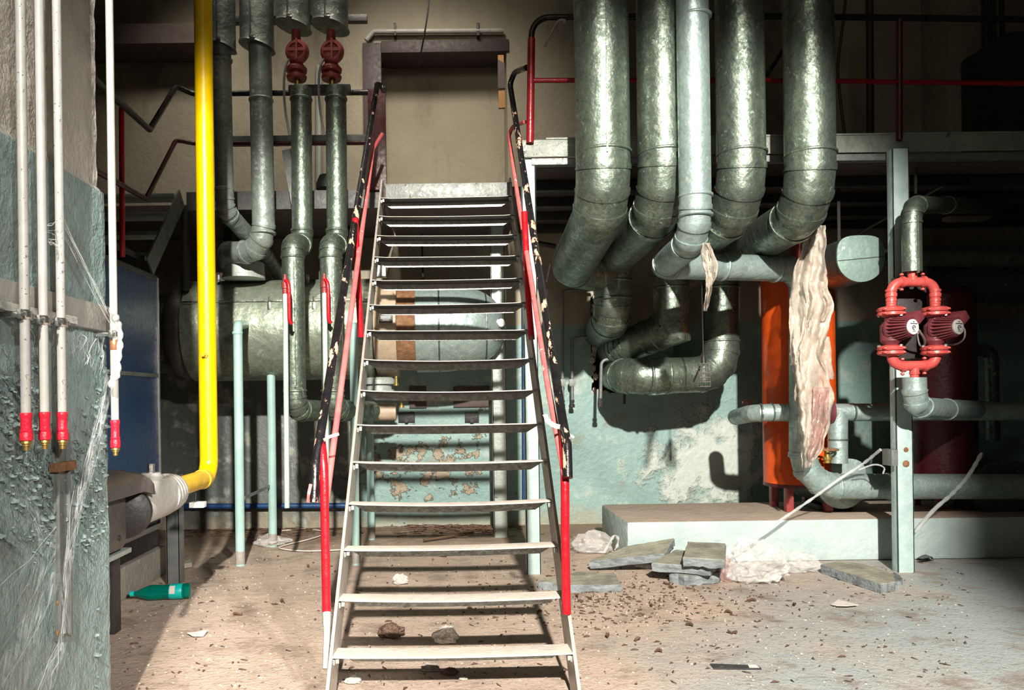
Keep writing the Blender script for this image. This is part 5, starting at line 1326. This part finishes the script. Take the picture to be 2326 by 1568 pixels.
# straw pile along the wall and curled wire
rnd = random.Random(9); b = B()
for i in range(420):
    if i % 3: x, y = rnd.gauss(1040, 70), rnd.gauss(1206, 7)
    else: x, y = rnd.uniform(420, 820), rnd.gauss(1207, 9)
    c = onplane(x, max(1203, y)); c.y = min(c.y, 6.34); c = c+Vector((0, 0, rnd.uniform(.004, .04 if i % 3 else .02))); a = rnd.uniform(-.5, .5); d_ = Vector((math.cos(a), math.sin(a), rnd.uniform(-.1, .1)))*rnd.uniform(.02, .07)
    b.bar(c-d_, c+d_, .006, .004)
tag(b.build('straw_litter', 'leaf'), 'brown straw and leaf litter along the foot of the back wall', 'litter', kind='stuff')
rod('loose_wire', 'thin pale wire curling on the floor left of the stair', 'wire', smooth_path([onplane(x, y, .012) for x, y in ((815, 1246), (760, 1250), (690, 1252), (636, 1246), (650, 1238), (700, 1226), (735, 1214), (728, 1206), (690, 1202), (640, 1206))], 5), .005, 'paper', None, 6)
rod('stick', 'dry stick on the litter behind the middle treads', 'stick', [onplane(962, 1228, .02), onplane(1076, 1210, .03)], .010, 'leaf', None, 6)
b = B(); rnd = random.Random(12)
for i in range(1300):
    x = rnd.uniform(260, 2200); y = 1200+360*rnd.random()**.8
    if rnd.random() < .45: x = rnd.gauss(1350 if rnd.random() < .6 else 500, 160); y = rnd.gauss(1345, 45)
    if y < 1215 or y > 1600: continue
    p = onplane(x, y)
    if p.x > xp-.05 and p.y > pf-.04: continue
    if p.x < Xb+.1 and p.y > 2.8: continue
    s_ = rnd.uniform(.002, .006); b.sphere(p+Vector((0, 0, s_*.4)), s_, 1, (rnd.uniform(.7, 1.6), rnd.uniform(.7, 1.4), .6))
tag(b.build('plaster_crumbs', 'rubble', smooth=False), 'white plaster crumbs scattered over the dusty floor', 'crumbs', kind='stuff')
b = B()
for i in range(1300):
    x = rnd.uniform(260, 2200); y = rnd.uniform(1215, 1568)
    if rnd.random() < .5: x = rnd.gauss(1400, 200); y = rnd.gauss(1360, 35)
    if y < 1215: continue
    p = onplane(x, y)
    if (p.x > xp-.05 and p.y > pf-.04) or (p.x < Xb+.1 and p.y > 2.8): continue
    a = rnd.uniform(0, PI); s_ = .004+.016*rnd.random()**2.5; dx, dy = math.cos(a)*s_, math.sin(a)*s_; z = .004+rnd.uniform(0, .004)
    b.rings([[p+Vector((dx, dy, z)), p+Vector((-dy*.35, dx*.35, z+.004)), p+Vector((-dx, -dy, z))], [p+Vector((dx, dy, z-.003)), p+Vector((-dy*.35, dx*.35, z)), p+Vector((-dx, -dy, z-.003))]])
tag(b.build('leaf_crumbs', 'brown_paper'), 'dark leaf crumbs and grit strewn over the floor', 'crumbs', kind='stuff')
# ================================================================ light
w = bpy.data.worlds.new('world'); bpy.context.scene.world = w; w.use_nodes = True
bg = w.node_tree.nodes['Background']; bg.inputs[0].default_value = (.78, .84, .80, 1); bg.inputs[1].default_value = .010
def spot(name, loc, aim, power, size, half, blend, col):
    l = bpy.data.lights.new(name, 'SPOT'); l.energy = power; l.shadow_soft_size = size; l.spot_size = 2*half; l.spot_blend = blend; l.color = col
    o = bpy.data.objects.new(name, l); C.objects.link(o); o.location = loc
    o.rotation_euler = (Vector(aim)-Vector(loc)).to_track_quat('-Z', 'Y').to_euler(); return o
# unseen panel added behind the camera, two openings shaped to cut the window lamps
b = B(); yw = -2.0
xs = [-5.2, -.115, .98, 1.86, 2.20, 6.6]; zs = [1.95, 2.35, 2.75, 3.20, 4.50, 5.6]
for i in range(5):
    for j in range(5):
        if (i == 1 and j == 3) or (i == 3 and j in (1, 2)): continue
        b.quad((xs[i], yw, zs[j]), (xs[i+1], yw, zs[j]), (xs[i+1], yw, zs[j+1]), (xs[i], yw, zs[j+1]))
struct(b.build('mask_wall', 'wall_dim', org=(0, 0, 0)))
spot('window_light', (0.35, -4.0, 5.0), (.35, 4.2, .49), 8900, .10, math.radians(20.5), .4, (1.0, .95, .84))
spot('side_window_light', (3.5, -4.4, 3.9), (-1.55, 4.0, 1.0), 6400, .30, math.radians(12.5), .5, (1.0, .95, .86))
# area lamps added out of view as soft fill
def fill_lamp(name, loc, aim, sx, sy, power, col, spread):
    l = bpy.data.lights.new(name, 'AREA'); l.shape = 'RECTANGLE'; l.size = sx; l.size_y = sy; l.energy = power; l.color = col; l.spread = math.radians(spread)
    o = bpy.data.objects.new(name, l); C.objects.link(o); o.location = loc
    o.rotation_euler = (Vector(aim)-Vector(loc)).to_track_quat('-Z', 'Y').to_euler(); return o
fill_lamp('front_fill', (-.3, -1.9, 4.9), (.1, 6.4, 2.4), 1.6, 1.2, 9, (1.0, .97, .80), 70)  # added inside the wall for soft fill and highlights on the ducts
fill_lamp('stairhead_fill', (-.9, 4.75, 5.1), (-.8, 6.45, 3.0), 2.0, .5, 38, (1.0, .92, .75), 70)  # unseen lamp added to brighten the upper wall; the ceiling has no opening
s = bpy.context.scene
s.view_settings.view_transform = 'Standard'; s.view_settings.look = 'None'; s.view_settings.gamma = 1; s.view_settings.use_curve_mapping = False
s.view_settings.exposure = 0.0
